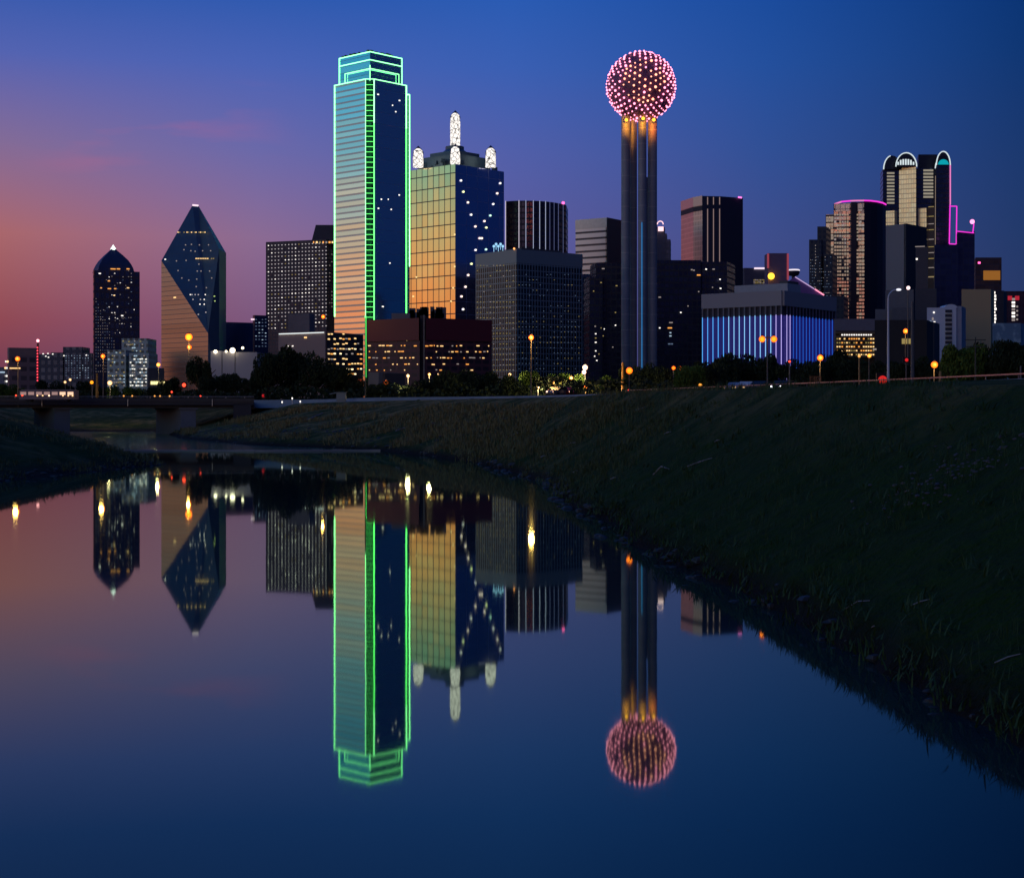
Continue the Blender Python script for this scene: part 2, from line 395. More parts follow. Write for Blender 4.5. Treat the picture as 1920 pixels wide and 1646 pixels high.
bp = t.add('ShaderNodeBump'); bp.inputs['Distance'].default_value = .6; bp.inputs['Strength'].default_value = 1.0
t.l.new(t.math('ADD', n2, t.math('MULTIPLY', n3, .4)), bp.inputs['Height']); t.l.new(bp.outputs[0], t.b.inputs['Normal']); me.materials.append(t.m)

# water
m = MB(); m.face([(-700, -400, 0), (60, -400, 0), (60, 760, 0), (-700, 760, 0)]); t = NT('still_river_water')
g = t.add('ShaderNodeTexCoord'); ob = g.outputs['Object']; sx = t.add('ShaderNodeSeparateXYZ'); t.l.new(ob, sx.inputs[0])
t.b.inputs['Base Color'].default_value = rgb(.004, .010, .018); t.b.inputs['Specular IOR Level'].default_value = 0; t.b.inputs['Base Color'].default_value = rgb(.016, .035, .040)
gl = t.add('ShaderNodeBsdfGlossy'); gl.inputs['Color'].default_value = rgb(.80, 1, .82); fr_ = t.add('ShaderNodeFresnel'); fr_.inputs['IOR'].default_value = 1.40
ms = t.add('ShaderNodeMixShader'); t.l.new(fr_.outputs[0], ms.inputs[0]); t.l.new(t.b.outputs[0], ms.inputs[1]); t.l.new(gl.outputs[0], ms.inputs[2]); t.l.new(ms.outputs[0], t.n['Material Output'].inputs['Surface'])
rip = t.add('ShaderNodeMapRange', interpolation_type='SMOOTHSTEP'); t.l.new(sx.outputs[1], rip.inputs[0]); rip.inputs[1].default_value = 164; rip.inputs[2].default_value = 176
t.l.new(t.math('MULTIPLY_ADD', rip.outputs[0], .07, .026), gl.inputs['Roughness'])
mpn = t.add('ShaderNodeMapping'); t.l.new(ob, mpn.inputs[0]); mpn.inputs[3].default_value = (1.0, .45, 1)
w1 = t.noise(mpn.outputs[0], 0.35, 2); w2 = t.noise(mpn.outputs[0], 2.2, 2)
bp = t.add('ShaderNodeBump'); bp.inputs['Distance'].default_value = .012
t.l.new(t.math('MULTIPLY_ADD', rip.outputs[0], .3, .10), bp.inputs['Strength'])
t.l.new(t.math('MULTIPLY_ADD', w2, .12, w1), bp.inputs['Height']); t.l.new(bp.outputs[0], gl.inputs['Normal']); t.l.new(bp.outputs[0], fr_.inputs['Normal'])
o = m.build('water', t.m); o['kind'] = 'structure'; o['label'] = 'calm dark river reflecting the skyline'

# low stone sill across the river where the pool starts
sill = MB()
pts = [(-41 + i * 1.0, 168 + .9 * math.sin(i * .3) + .03 * i) for i in range(28)]
for a, b in zip(pts, pts[1:]):
    sill.bar((a[0], a[1], .02), (b[0] + .05, b[1], .02), .26 + .12 * random.random())
tag(sill.build('weir', plain('wet_pale_stone', (.33, .31, .30), .25)), 'thin pale wet line of a low weir crossing the river before the bridge', 'weir')

# riverside road, its concrete retaining wall and a steel rail added in place of light trails
RP = [(-150, 318, 5.75), (-46, 284, 6.0), (-22, 257, 6.25), (3, 225, 6.3), (21, 150, 6.32), (31, 100, 6.34), (36, 60, 6.34), (38, 0, 6.34), (40, -150, 6.3)]
def along(T, n):
    out = []
    seg = [math.dist(a[:2], b[:2]) for a, b in zip(T, T[1:])]; tot = sum(seg)
    P_ = [Vector(p) for p in T]
    for i in range(n + 1):
        d = tot * i / n; k = 0
        while k < len(seg) - 1 and d > seg[k]: d -= seg[k]; k += 1
        f = d / seg[k]; a = P_[max(0, k - 1)]; b = P_[k]; c = P_[k + 1]; e = P_[min(len(P_) - 1, k + 2)]
        out.append(0.5 * ((2 * b) + (c - a) * f + (2 * a - 5 * b + 4 * c - e) * f * f + (3 * b - a - 3 * c + e) * f ** 3))
    return out
RC = along(RP, 120)
def offs(i, d):
    a = RC[max(0, i - 1)]; b = RC[min(len(RC) - 1, i + 1)]; v = (b - a); v.z = 0; v.normalize(); n = Vector((-v.y, v.x, 0))   # away from the river
    return RC[i] + n * d
road = MB(); wall = MB(); kerb = MB(); line = MB()
for i in range(len(RC) - 1):
    a0, a1 = offs(i, .3), offs(i + 1, .3); b0, b1 = offs(i, 11), offs(i + 1, 11)
    road.face([(a0.x, a0.y, a0.z - .1), (a1.x, a1.y, a1.z - .1), (b1.x, b1.y, b1.z - .1), (b0.x, b0.y, b0.z - .1)])
    for q0, q1, dd in ((.5, .68, 0), (10.5, 10.68, 0)):
        p = [offs(i, q0), offs(i + 1, q0), offs(i + 1, q1), offs(i, q1)]
        line.face([(v.x, v.y, v.z - .094) for v in p])
    if i % 3 == 0:
        p = [offs(i, 5.4), offs(i + 1, 5.4), offs(i + 1, 5.55), offs(i, 5.55)]; line.face([(v.x, v.y, v.z - .094) for v in p])
    c0, c1 = offs(i, 0), offs(i + 1, 0); d0, d1 = offs(i, -1.2), offs(i + 1, -1.2); e0, e1 = offs(i, .3), offs(i + 1, .3)
    wall.face([(d0.x, d0.y, 4.6), (c0.x, c0.y, c0.z), (c1.x, c1.y, c1.z), (d1.x, d1.y, 4.6)])
    wall.face([(c0.x, c0.y, c0.z), (e0.x, e0.y, e0.z), (e1.x, e1.y, e1.z), (c1.x, c1.y, c1.z)])
    wall.face([(e0.x, e0.y, e0.z), (e0.x, e0.y, 5), (e1.x, e1.y, 5), (e1.x, e1.y, e1.z)])
road_mat = plain('asphalt', (.05, .05, .052), .85, 0, 2.0)
o = road.build('road', road_mat); o['kind'] = 'structure'; o['label'] = 'asphalt road along the top of the levee'
o = line.build('road_marking', plain('road_paint', (.7, .7, .65), .6)); o['kind'] = 'structure'
tag(wall.build('retaining_wall', plain('weathered_concrete', (.27, .29, .28), .85, 0, .4, .45)), 'long low grey concrete retaining wall at the top of the grass bank', 'retaining wall')
rail = thing('light_trail_rail', 'long thin steel rail added in place of light trails along the levee road', 'added rail', tuple(RC[60]))
rb = MB(); posts = []
for i in range(len(RC)):
    if not (70 < RC[i].y < 190): continue
    a, b = offs(i, .15), offs(i + 1, .15)
    rb.bar((a.x, a.y, a.z + .30), (b.x, b.y, b.z + .30), .09)
    posts.append(a)
rb.build('added_rail_beam', plain('galvanised_steel', (.5, .5, .5), .35, .9), rail)
pm = MB(); pm.bar((0, 0, 0), (0, 0, .30), .06); po = pm.build('post', METAL, None)
for k, a in enumerate(posts):
    p = po if k == 0 else po.copy()
    if k: COL.objects.link(p)
    p.parent = rail; p.location = Vector((a.x, a.y, a.z)) - Vector(rail['_o'])

# ---- bridge
by = 262.0
br = thing('road_bridge', 'low concrete road bridge on wide piers spanning the river', 'bridge', (-60, by, 4.6))
A_ = Vector((-170, by - 6)); B_ = Vector((-44.5, by + 14)); dv = (B_ - A_).normalized(); nv = Vector((-dv.y, dv.x)); ang = math.atan2(dv.y, dv.x); ln = (B_ - A_).length; mid = (A_ + B_) / 2
def bpt(s, w, z): p = A_ + dv * s + nv * w; return (p.x, p.y, z)
q = MB(); q.box(bpt(ln / 2, 6, 5.38), (ln, 13, .55), ang); q.build('deck', plain('bridge_concrete', (.05, .05, .058), .8), br)
for w in (.9, 3.6, 6.2, 8.9, 11.5):
    q = MB(); q.box(bpt(ln / 2, w, 4.85), (ln, .5, .55), ang); q.build('girder', plain('bridge_girder_concrete', (.08, .08, .09), .8), br)
for k in range(9):
    s_ = ln * (k + .5) / 9; q = MB(); q.bar(bpt(s_, -.64, 4.9), bpt(s_, -.64, 6.1), .12); q.build('drain_pipe', plain('galvanised_steel', (.5, .5, .5), .35, .9), br)
for w in (-.45, 12.45):
    q = MB(); q.box(bpt(ln / 2, w, 5.98), (ln, .25, .65), ang); q.build('parapet', plain('bridge_parapet', (.06, .06, .065), .8), br)
q = MB()
for w in (-.45,):
    q.bar(bpt(0, w, 6.55), bpt(ln, w, 6.55), .09)
    for k in range(40): q.bar(bpt(ln * (k + .5) / 40, w, 6.3), bpt(ln * (k + .5) / 40, w, 6.55), .08)
q.build('handrail', plain('galvanised_steel', (.5, .5, .5), .35, .9), br)
for px in (101, 336):
    s = 0
    for it in range(400):
        s = ln * it / 400; p = A_ + dv * s
        if CX + p.x / p.y * F > px: break
    c0 = Vector(bpt(s, .3, 0)).to_2d(); sk = Vector((-.54, .84)).normalized() * 12; wv = Vector((2.5, .35)); q = MB(); q.prism([c0, c0 + wv, c0 + wv + sk, c0 + sk], -.6, 4.62); e_ = wv.normalized() * .25; f_ = sk.normalized() * .25
    q.prism([c0 - e_ - f_, c0 + wv + e_ - f_, c0 + wv + sk + e_ + f_, c0 + sk - e_ + f_], 4.3, 4.64); pr = q.build('pier', plain('pier_concrete', (.15, .17, .21), .8), br)
q = MB(); q.box(bpt(ln - 2, 6, 3.4), (3.0, 13, 3.9), ang); q.build('abutment', plain('bridge_concrete', (.05, .05, .058), .8), br)

# ================================================================== BUILDINGS
GT = (.10, 1.0, .22)
GREEN = glow('green_neon', (.12, 1.0, .16), 3.2); PALEGREEN = glow('pale_green_neon', (.24, 1.0, .32), 4.0); MAGENTA = glow('magenta_neon', (1.0, .04, .75), 1.1); PINKN = glow('pink_neon', (1.0, .25, .62), .9)
WHITEN = glow('white_neon', (.9, 1.0, 1.0), 1.1); BLUEN = glow('blue_neon', (.22, .55, 1.0), 1.4)
def neon(root, mat, segs, w, name='neon_tube'):
    for a, b in segs:
        m = MB(); m.bar(a, b, w); m.build(name, mat, root)

# ---- tall green-outlined tower
D0 = 800; S = D0 / F
glassA = facade('blue_mirror_glass', (.92, .94, .95), (.60, .58, .57), 2.95, 60, .32, 0.0, .95, .10, .14, .018, .35, .85)
glassR = facade('blue_side_glass', (.80, .86, .9), (.5, .55, .6), 5.9, 30, .03, 0.0, .95, .08, .06, .008, .3, .9)
glassN = facade('dark_notch_glass', (.10, .30, .28), (.02, .05, .05), 2.6, 2.4, .2, .1, .9, .2, .3, .02)
C, Lp, Rp, Bp = rect3(627, 693, 762.5, D0, 43)
zt = Z(148, D0); root = thing('skyscraper', 'tallest glass tower, outlined in green light with a stepped top', 'skyscraper', (C.x, C.y, GROUND))
# plan with a re-entrant notch at the near corner
fl = Face(Lp, C); fr = Face(C, Rp)
nl = fl.hit(685.5, 400); nr = fr.hit(701.5, 400); NLp = Vector((nl.x, nl.y)); NRp = Vector((nr.x, nr.y))
inn = NLp + (NRp - C)
plan = [Lp, NLp, inn + Vector((0, .6)), NRp, Rp, Bp]
ml = MB(); n = len(plan); u = 0
for i in range(n):
    a, b = plan[i], plan[(i + 1) % n]; d = (b - a).length; mi = 1 if i in (1, 2) else (3 if i == 3 else 0)
    ml.face([(a.x, a.y, 4), (b.x, b.y, 4), (b.x, b.y, zt), (a.x, a.y, zt)], [(u, 4), (u + d, 4), (u + d, zt), (u, zt)], mi); u += d
ml.face([(p.x, p.y, zt) for p in plan], None, 2); ml.build('wall', [glassA, glassN, ROOF, glassR], root)
def up(p, z): return Vector((p.x, p.y, z))
off = Vector((0, -.35))
zg = Z(560, D0)
for p, nm in ((Lp, 'L'), (NLp, 'nl'), (NRp, 'nr'), (Rp, 'R')):
    q = p + off
    w = {'L': .27, 'nl': .25, 'nr': .5, 'R': .36}[nm]
    mt = {'L': PALEGREEN, 'nl': PALEGREEN, 'nr': GREEN, 'R': GREEN}[nm]
    zs = Z(230, D0)
    neon(root, PALEGREEN, [(up(q, zs), up(q, zt + .3))], w); neon(root, mt, [(up(q, 20 if nm[0] == 'n' else Z(590, D0)), up(q, zs))], w)
neon(root, GREEN, [(up(NLp + off * 2, 20), up(NLp + off * 2, Z(592, D0)))], .6)
z = Z(158, D0)
while z > Z(600, D0):
    a = up(NLp + off * .6, z); b = up(NRp + off * .6, z); neon(root, GREEN, [(a, b)], .14, 'neon_rung'); z -= 9.7 * S
neon(root, PALEGREEN, [(up(Lp + off, zt + .2), up(NLp + off, zt + .2)), (up(NLp + off, zt + .2), up(NRp + off, zt + .2)), (up(NRp + off, zt + .2), up(Rp + off, zt + .2))], .28)
# second shaft showing beyond the right edge
ex = [Rp + Vector((1.4, 5.5)) , Rp + Vector((1.4 + .1, 5.6)), Bp + Vector((1.5, 4)), Bp + Vector((-2, 2))]
q = MB(); xw = XY(768, 836); yw = XY(758, 836)
q.prism([Vector(yw), Vector(xw), Vector((xw[0] - 1, 850)), Vector((yw[0] - 1, 850))], 4, Z(178, 836), 0, 1); q.build('wing', [glassA, ROOF], root)
neon(root, PALEGREEN, [((xw[0], 835.6, Z(500, 836)), (xw[0], 835.6, Z(178, 836)))], .5); neon(root, PALEGREEN, [((xw[0] - 1.6, 835.6, Z(178, 836)), (xw[0], 835.6, Z(178, 836)))], .4)
# set-back crown
C2, L2, R2, B2 = rect3(636, 693.8, 754, D0 + 6, 43); z2 = Z(97.5, D0 + 6)
q = MB(); q.prism([L2, C2, R2, B2], zt, z2, 0, 1); q.build('crown', [facade('crown_glass', (.55, .80, .86), (.2, .3, .3), 3.2, 90, .06, 0, .95, .10, .15, .02), ROOF], root)
C3, L3, R3, B3 = rect3(647, 694.2, 748, D0 + 5, 43)
for zz, (a, b, c), w in ((z2, (L2, C2, R2), .27), (Z(112.5, D0 + 6), (L2, C2, R2), .27), (Z(130, D0 + 6), (L3, C3, R3), .25)):
    neon(root, PALEGREEN, [(up(a + off, zz), up(b + off, zz)), (up(b + off, zz), up(c + off, zz))], w)
neon(root, PALEGREEN, [(up(L2 + off, zt), up(L2 + off, z2)), (up(R2 + off, zt), up(R2 + off, z2)), (up(L3 + off, zt), up(L3 + off, Z(130, D0 + 6))), (up(R3 + off, zt), up(R3 + off, Z(130, D0 + 6)))], .25)
neon(root, PALEGREEN, [(up(C2 + off, zt), up(C2 + off, Z(118, D0)))], .3)
m = MB(); ctr = (C2 + B2) / 2
random.seed(3)
for k in range(14):
    a = random.random(); p = L2.lerp(C2, a * 2) if a < .5 else C2.lerp(R2, a * 2 - 1); p = p.lerp(ctr, .12); m.box((p.x, p.y, z2 + .5), (random.uniform(.8, 2.2), 1, random.uniform(1.0, 2.0)), .7)
m.build('roof_plant', DARKCON, root)
fw = Face(NRp, Rp)
windows(root, [(fw, fw.hit(x, y), w, .55, WHITE) for x, y, w in ((709, 177.6, .9), (749, 189, .8), (736, 198, .5), (742, 210, .6), (748.5, 366, .7), (715, 374, .7), (709.5, 391, .8), (733.5, 393, .6), (731, 493.6, .6), (717.8, 575, 1.0), (728, 374, .4))])

# ---- pointed tower on the far side of the bridge
root, fl, fr, zt, cs = tower('skyscraper', 'slim dark tower with a curved pyramid roof and a white tip', 174.5, 176, 262, 507, 620, 66, facade('dark_granite_tower', (.10, .11, .2), (.05, .04, .065), 2.9, 1.9, .35, .35, .7, .25, .3, .01), parapet=None)
x0, x1 = fr.hit(184, 505), fr.hit(252, 505); base = [Vector((x0.x, x0.y)), Vector((x1.x, x1.y))]; w_ = (base[1] - base[0]); nb = Vector((-w_.y, w_.x)); 
sq = [base[0] + nb * .02, base[1] + nb * .02, base[1] + nb * .95, base[0] + nb * .95]; ctr = sum(sq, Vector((0, 0))) / 4
m = MB(); prof = [(1.0, 507), (.95, 500), (.86, 493), (.72, 485), (.45, 474.5), (.22, 466.8), (.06, 460.5)]
for (k0, y0), (k1, y1) in zip(prof, prof[1:]):
    for i in range(4):
        a, b = sq[i], sq[(i + 1) % 4]; za, zb = Z(y0, 620), Z(y1, 620)
        m.face([up(ctr + (a - ctr) * k0, za), up(ctr + (b - ctr) * k0, za), up(ctr + (b - ctr) * k1, zb), up(ctr + (a - ctr) * k1, zb)])
m.build('roof', plain('navy_roof_glass', (.04, .06, .14), .6, .3), root)
m = MB(); m.lathe((ctr.x, ctr.y, Z(463.5, 620)), [(1.2, -.4), (1.0, .5), (.6, 1.0), (.08, 1.9)], 8); m.build('lantern', glow('tip_white', (.9, 1, .95), 1.6), root)
random.seed(11)
its = []
scatter(root, fr, 189, 256, 508, 600, 5.2, 5.6, .16, 1.6, .8, [DIMW, DIMW, DIMB, WHITE], .8, items=its)
scatter(root, fr, 180, 216, 560, 700, 4.2, 5.7, lambda x, y: .9 if x < 178 + (y - 555) * .42 else .08, 1.1, .8, [DIMW, DIMB, DIMW], .4, items=its)
scatter(root, fr, 216, 252, 590, 628, 4.2, 5.7, .35, 1.2, .9, [WHITE, DIMW, DIMW], .4, items=its)
for x, y, w, mm in ((212, 504.5, 9, AMBER), (222, 504.5, 6, AMBER), (240, 504.5, 5, AMBER), (204, 527, 4, AMBER), (189.5, 540, 3, AMBER), (205, 541.5, 6, AMBER), (216, 541.5, 4, AMBER), (240, 540, 4, WARM), (214, 554, 3, WARM), (187, 513, 4, WHITE), (229, 592, 4, WHITE)):
    q = fr.hit(x, y); its.append((fr, q, w * .21, .35, mm))
windows(root, its)

# ---- prism tower with faceted sides
DOTW = glow('dot_window_light', (.95, .86, .88), .55)
D1 = 640
root = thing('skyscraper', 'faceted prism tower with a sharp peak and one warm triangular face', 'skyscraper', (XY(360, D1)[0], D1, GROUND))
A = P(302.5, 489, 662); B = P(390, 625, 640); Cc = P(390, 780, 640); Dd = P(302.5, 780, 662); A0 = P(303, 486.5, 662)
T1 = P(361, 385, 664); T2 = P(372, 386, 664); E = P(411, 467, 644); E0 = P(411, 780, 640); R1 = P(424, 475, 662); R0 = P(424, 780, 662)
Kb = P(361, 480, 690); K0 = P(361, 780, 690)
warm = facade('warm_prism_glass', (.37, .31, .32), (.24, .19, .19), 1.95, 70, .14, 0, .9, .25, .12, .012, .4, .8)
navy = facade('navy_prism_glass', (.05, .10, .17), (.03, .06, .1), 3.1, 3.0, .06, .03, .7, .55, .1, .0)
m = MB(); Lw = (B - A).length
def fp(pts, mi, mats_uv=None):
    o0 = pts[0]; m.face(pts, [(((p - o0).to_2d().length) * (1 if p.x >= o0.x else -1), p.z) for p in pts], mi)
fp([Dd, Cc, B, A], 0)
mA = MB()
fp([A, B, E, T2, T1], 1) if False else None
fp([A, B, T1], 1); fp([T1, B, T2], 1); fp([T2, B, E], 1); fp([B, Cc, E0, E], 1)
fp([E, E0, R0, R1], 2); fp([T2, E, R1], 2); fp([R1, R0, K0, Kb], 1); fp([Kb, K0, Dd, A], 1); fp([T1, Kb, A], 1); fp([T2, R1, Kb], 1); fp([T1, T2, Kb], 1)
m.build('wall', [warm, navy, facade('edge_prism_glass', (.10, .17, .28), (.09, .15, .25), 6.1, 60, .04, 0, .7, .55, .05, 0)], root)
m = MB(); m.bar(T1, T2, .7); m.build('peak_light', glow('peak_pink', (1, .75, .85), 1.2), root)
f2 = Face((B.x, B.y), (E0.x, E0.y)); f1 = Face((A.x, A.y), (B.x, B.y))
# lit windows on the leaning face: intersect with its plane
def plane_hit(px, py, p0, n_):
    d = Vector(((px - CX) / F, 1, (HY - py) / F)); o_ = Vector((0, 0, CAMZ)); return o_ + d * ((p0 - o_).dot(n_) / d.dot(n_))
nT = (B - A).cross(T1 - A).normalized(); nE = (B - T2).cross(E - T2).normalized()
its = []; random.seed(5)
class PF:  # leaning face used like a Face
    def __init__(s, n_): s.n3 = n_; s.n = Vector((n_.x, n_.y)) if n_.y < 0 else Vector((-n_.x, -n_.y)); s.ang = math.atan2(s.n.x, -s.n.y)
    def off(s, p, o): return Vector((p.x, p.y - 1.2, p.z))
def pw(px, py, w, mm, h=.36):
    if px < 411:
        n_ = nE if (px - 366) / max(1e-3, (py - 386)) > (390 - 366) / 239 else nT
        p0 = B
    its.append((PF(n_), plane_hit(px, py, p0, n_), w * .215, h, mm))
for i in range(20): 
    if random.random() < .75: pw(335 + i * 2.8, 436.4, 2, DIMY if i % 3 else WARM)
for i in range(12):
    if random.random() < .8: pw(369 + i * 3.6, 485.5, 2.6, WARM if i < 7 else DIMY)
for x, y in ((349, 460), (360, 459), (375, 460), (392, 460), (346, 469), (359, 471), (367, 472), (381, 471), (396, 471), (332, 490), (350, 489), (374, 496), (371, 509), (378, 509), (394, 509), (342, 522), (355, 526), (370, 524), (398, 522), (369, 538), (388, 540), (335, 508)): pw(x, y, 1.8, DIMW, .4)
for x, y in ((358, 553), (361, 553), (367, 553), (373, 553), (386, 553), (363, 562), (377, 562), (384, 562), (376, 571), (384, 571), (373, 590), (387, 586)): pw(x, y, 1.8, DOTW if x % 2 else WHITE)
pw(403, 556, 4, GRN); pw(404, 565, 3, GRN); pw(311, 487, 3, WHITE)
its.append((f1, f1.hit(328, 558), 1.4, .5, WARM))
windows(root, its)

# ---- low blocks at the far left
root, fl, fr, zt, cs = tower('office_block', 'rounded brown block behind the tall mast with red lights', 14, 17, 73, 655, 560, 62, facade('brown_block', (.12, .09, .10), (.24, .15, .15), 3.2, 3, .5, .3, .3, .5, .3, .0), 'office block', parapet=(2.2, plain('brown_parapet', (.34, .22, .2), .8)))
its = [(fr, fr.hit(20 + i * 4, 690.5), .7, .35, WARM) for i in range(5)]; windows(root, its)
root, fl, fr, zt, cs = tower('office_block', 'low pale block with white lights at the left edge of the skyline', -40, -30, 15, 688, 520, 62, facade('pale_low_block', (.20, .2, .22), (.3, .3, .32), 3, 3, .5, .3, .2, .5, .3, 0), 'office block')
windows(root, [(fr, fr.hit(12, y), .8, .5, WHITE) for y in (678, 690, 705, 715)] + [(fr, fr.hit(x, 698), .6, .4, COOL) for x in (1, 4, 7)])
root = thing('office_block', 'dark blue stepped block with dotted windows beside the slim tower', 'office block', (XY(130, 640)[0], 640, GROUND))
dk = facade('slate_block', (.10, .13, .22), (.07, .075, .11), 3.0, 2.6, .45, .45, .5, .3, .4, .02)
for a, b, y in ((72, 95, 664), (95, 120, 661), (118, 154, 650.5), (153, 172, 662)):
    m = MB(); A2, B2_ = Vector(XY(a, 650)), Vector(XY(b, 650)); m.prism([A2, B2_, B2_ + Vector((0, 12)), A2 + Vector((0, 12))], 4, Z(y, 650), 0, 1); m.build('wing', [dk, ROOF], root)
fr = Face(XY(72, 650), XY(172, 650)); its = []
scatter(root, fr, 124, 168, 667, 712, 5.2, 4.6, .75, 1.4, 1.1, [COOL, DIMB, DIMB], .3, items=its); windows(root, its)
windows(root, [(fr, fr.hit(x, y), .5, .35, WHITE) for x, y in ((81, 663.5), (86, 668), (91, 670), (99, 664), (120, 667), (162, 666), (90, 663))], 'roof_light')
MASTW = glow('beacon_red', (1.0, .06, .10), 2.2)
root = thing('radio_mast', 'tall thin mast with a string of red lights and a pink beacon', 'mast', (XY(71, 500)[0], 500, GROUND))
x_ = XY(71, 500)[0]; m = MB(); m.bar((x_, 500, 4), (x_, 500, Z(642, 500)), .7, w2=.5); m.build('pole', plain('mast_red', (.25, .03, .03), .5), root)
for k in range(13):
    m = MB(); m.ball((x_, 499.5, Z(652 + k * 5.6, 500)), .22, 0, 8, 5); m.build('red_light', MASTW, root)
m = MB(); m.ball((x_, 500, Z(639, 500)), .5, 0, 10, 6); m.build('beacon', glow('beacon_pink', (1, .35, .4), 3), root)

# ---- lit pale green building in front of the slim tower
root = thing('office_block', 'pale green stepped office block with bright lit floors', 'office block', (XY(240, 560)[0], 560, GROUND))
pg = facade('pale_green_block', (.16, .20, .18), (.45, .55, .5), 2.3, 2.0, .5, .4, .2, .4, .4, .0)
its = []; random.seed(21)
for a, b, y, D in ((201, 236, 656, 560), (236, 243, 668, 563), (228, 277, 634.5, 572), (242, 279, 662, 558)):
    A2, B2_ = Vector(XY(a, D)), Vector(XY(b, D)); m = MB(); m.prism([A2, B2_, B2_ + Vector((0, 14)), A2 + Vector((0, 14))], 4, Z(y, D), 0, 1); m.build('wing', [pg, ROOF], root)
    f = Face(A2, B2_)
    if b - a > 20:
        scatter(root, f, a + 3, b - 3, max(y + 5, 640), 724, 3.6, 6.2, (lambda xx, yy: .75 if yy > 700 else (.6 if a == 242 else .28)), 2.6, 1.6, [WHITE, DIMW, WHITE, COOL] if a == 242 else [DIMW, DIMY, COOL], .5, items=its)
windows(root, its)
root, fl, fr, zt, cs = tower('restaurant', 'small low building with one bright yellow lit window band', 276, 278, 308, 690, 545, 62, DARKCON, 'building')
windows(root, [(fr, fr.hit(284.5 + i * 4.6, 718), .72, 1.1, glow('diner_window', (1, .85, .35), 1.6)) for i in range(6)])
root, fl, fr, zt, cs = tower('office_block', 'plain navy block between the prism tower and the dotted tower', 421, 424, 478, 604, 700, 62, facade('plain_navy', (.07, .11, .22), (.05, .08, .16), 3, 4, .15, .1, .6, .3, .2, .01), 'office block')
root, fl, fr, zt, cs = tower('office_block', 'small dark block with rows of dim blue windows beside the plain navy block', 474, 477, 503, 591, 690, 62, facade('plain_navy2', (.07, .08, .16), (.05, .05, .10), 3, 3, .3, .3, .5, .3, .3, .01), 'office block')
its = []; scatter(root, fr, 480, 498, 599, 655, 6, 6.3, .8, 2.4, 1.2, [COOL, DIMB, DIMB], .5, items=its); windows(root, its)
windows(root, [(fr, fr.hit(472 + i * 3.4, 599), .7, .7, glow('pink_roof_light', (1, .7, .85), 1.1)) for i in range(2)], 'roof_light')
# pale windowless block
root = thing('warehouse', 'pale windowless concrete block with tall recessed joints', 'building', (XY(430, 470)[0], 470, GROUND))
pc = plain('pale_panel', (.5, .48, .5), .75, 0, .1, .2)
for a, b, y in ((395, 415.5, 658), (417, 440, 659), (441.5, 482, 660.5)):
    A2, B2_ = Vector(XY(a, 470)), Vector(XY(b, 470)); m = MB(); m.prism([A2, B2_, B2_ + Vector((0, 16)), A2 + Vector((0, 16))], 4, Z(y, 470), 0, 1); m.build('wall_panel', [pc, ROOF], root)
m = MB(); A2, B2_ = Vector(XY(395.5, 471)), Vector(XY(481, 471)); m.prism([A2, B2_, B2_ + Vector((0, 12)), A2 + Vector((0, 12))], 4, Z(660, 471), 0, 0); m.build('core', DARKCON, root)
for k, (x, y, r) in enumerate(((404, 659.5, .55), (424, 659, .35), (436, 657, .8), (455, 652.5, .4), (508, 651, .7), (393, 667, .5))[:4]):
    p = P(x, y, 469); m = MB(); m.ball(p, r, 0, 8, 6); m.build('floodlight', glow('flood_cream', (1, .85, .6), 4), root)

# ---- dotted dark tower
DOTW = glow('dot_window_light', (.95, .86, .88), .55)
root, fl, fr, zt, cs = tower('office_tower', 'wide dark tower covered in a regular grid of tiny lit windows', 498.5, 612, 650, 449, 835, 22, facade('black_grid', (.05, .045, .09), (.045, .038, .06), 2.0, 1.85, .3, .3, .6, .3, .3, .02), 'office tower', parapet=None)
its = []; random.seed(31)
for j in range(23):
    for i in range(18):
        x = 503.5 + i * 6.35; t_ = (x - 498) / 114; top = 461 - 5 * t_
        y = top + j * 7.05
        if random.random() < (.97 if y < 590 else .8):
            q = fl.hit(x, y); its.append((fl, q, .50 / abs(fl.n.y), .42, WHITE if random.random() < .12 else (DOTW if random.random() < .93 else DIMY)))
scatter(root, fr, 618, 624, 470, 590, 4, 7, .3, 1.2, 1, [DIMW], items=its)
windows(root, its)
m = MB(); D = 838; zb = Z(457, D); zt2 = Z(422, D); a = Vector(XY(583, D)); b = Vector(XY(660, D)); a2 = Vector(XY(592, D)); dd = Vector((0, 22))
vb = [up(a, zb), up(b, zb), up(b + dd, zb), up(a + dd, zb)]; vt = [up(a2, zt2), up(b, zt2), up(b + dd, zt2), up(a2 + dd, zt2)]
for i in range(4): m.face([vb[i], vb[(i + 1) % 4], vt[(i + 1) % 4], vt[i]])
m.face(vt); m.build('penthouse', plain('navy_penthouse', (.03, .035, .08), .35, .5), root)
fq = Face(XY(583, 829), XY(640, 829))
windows(root, [(fq, P(588 + i * 6, 454.5, 828), w, .9, mm) for i, w, mm in ((0, .5, AMBER), (1, .9, WARM), (2, .9, DIMY), (3, .7, AMBER), (4, .9, DIMW), (5, 1.0, AMBER), (5.9, .8, WARM))], 'roof_light')

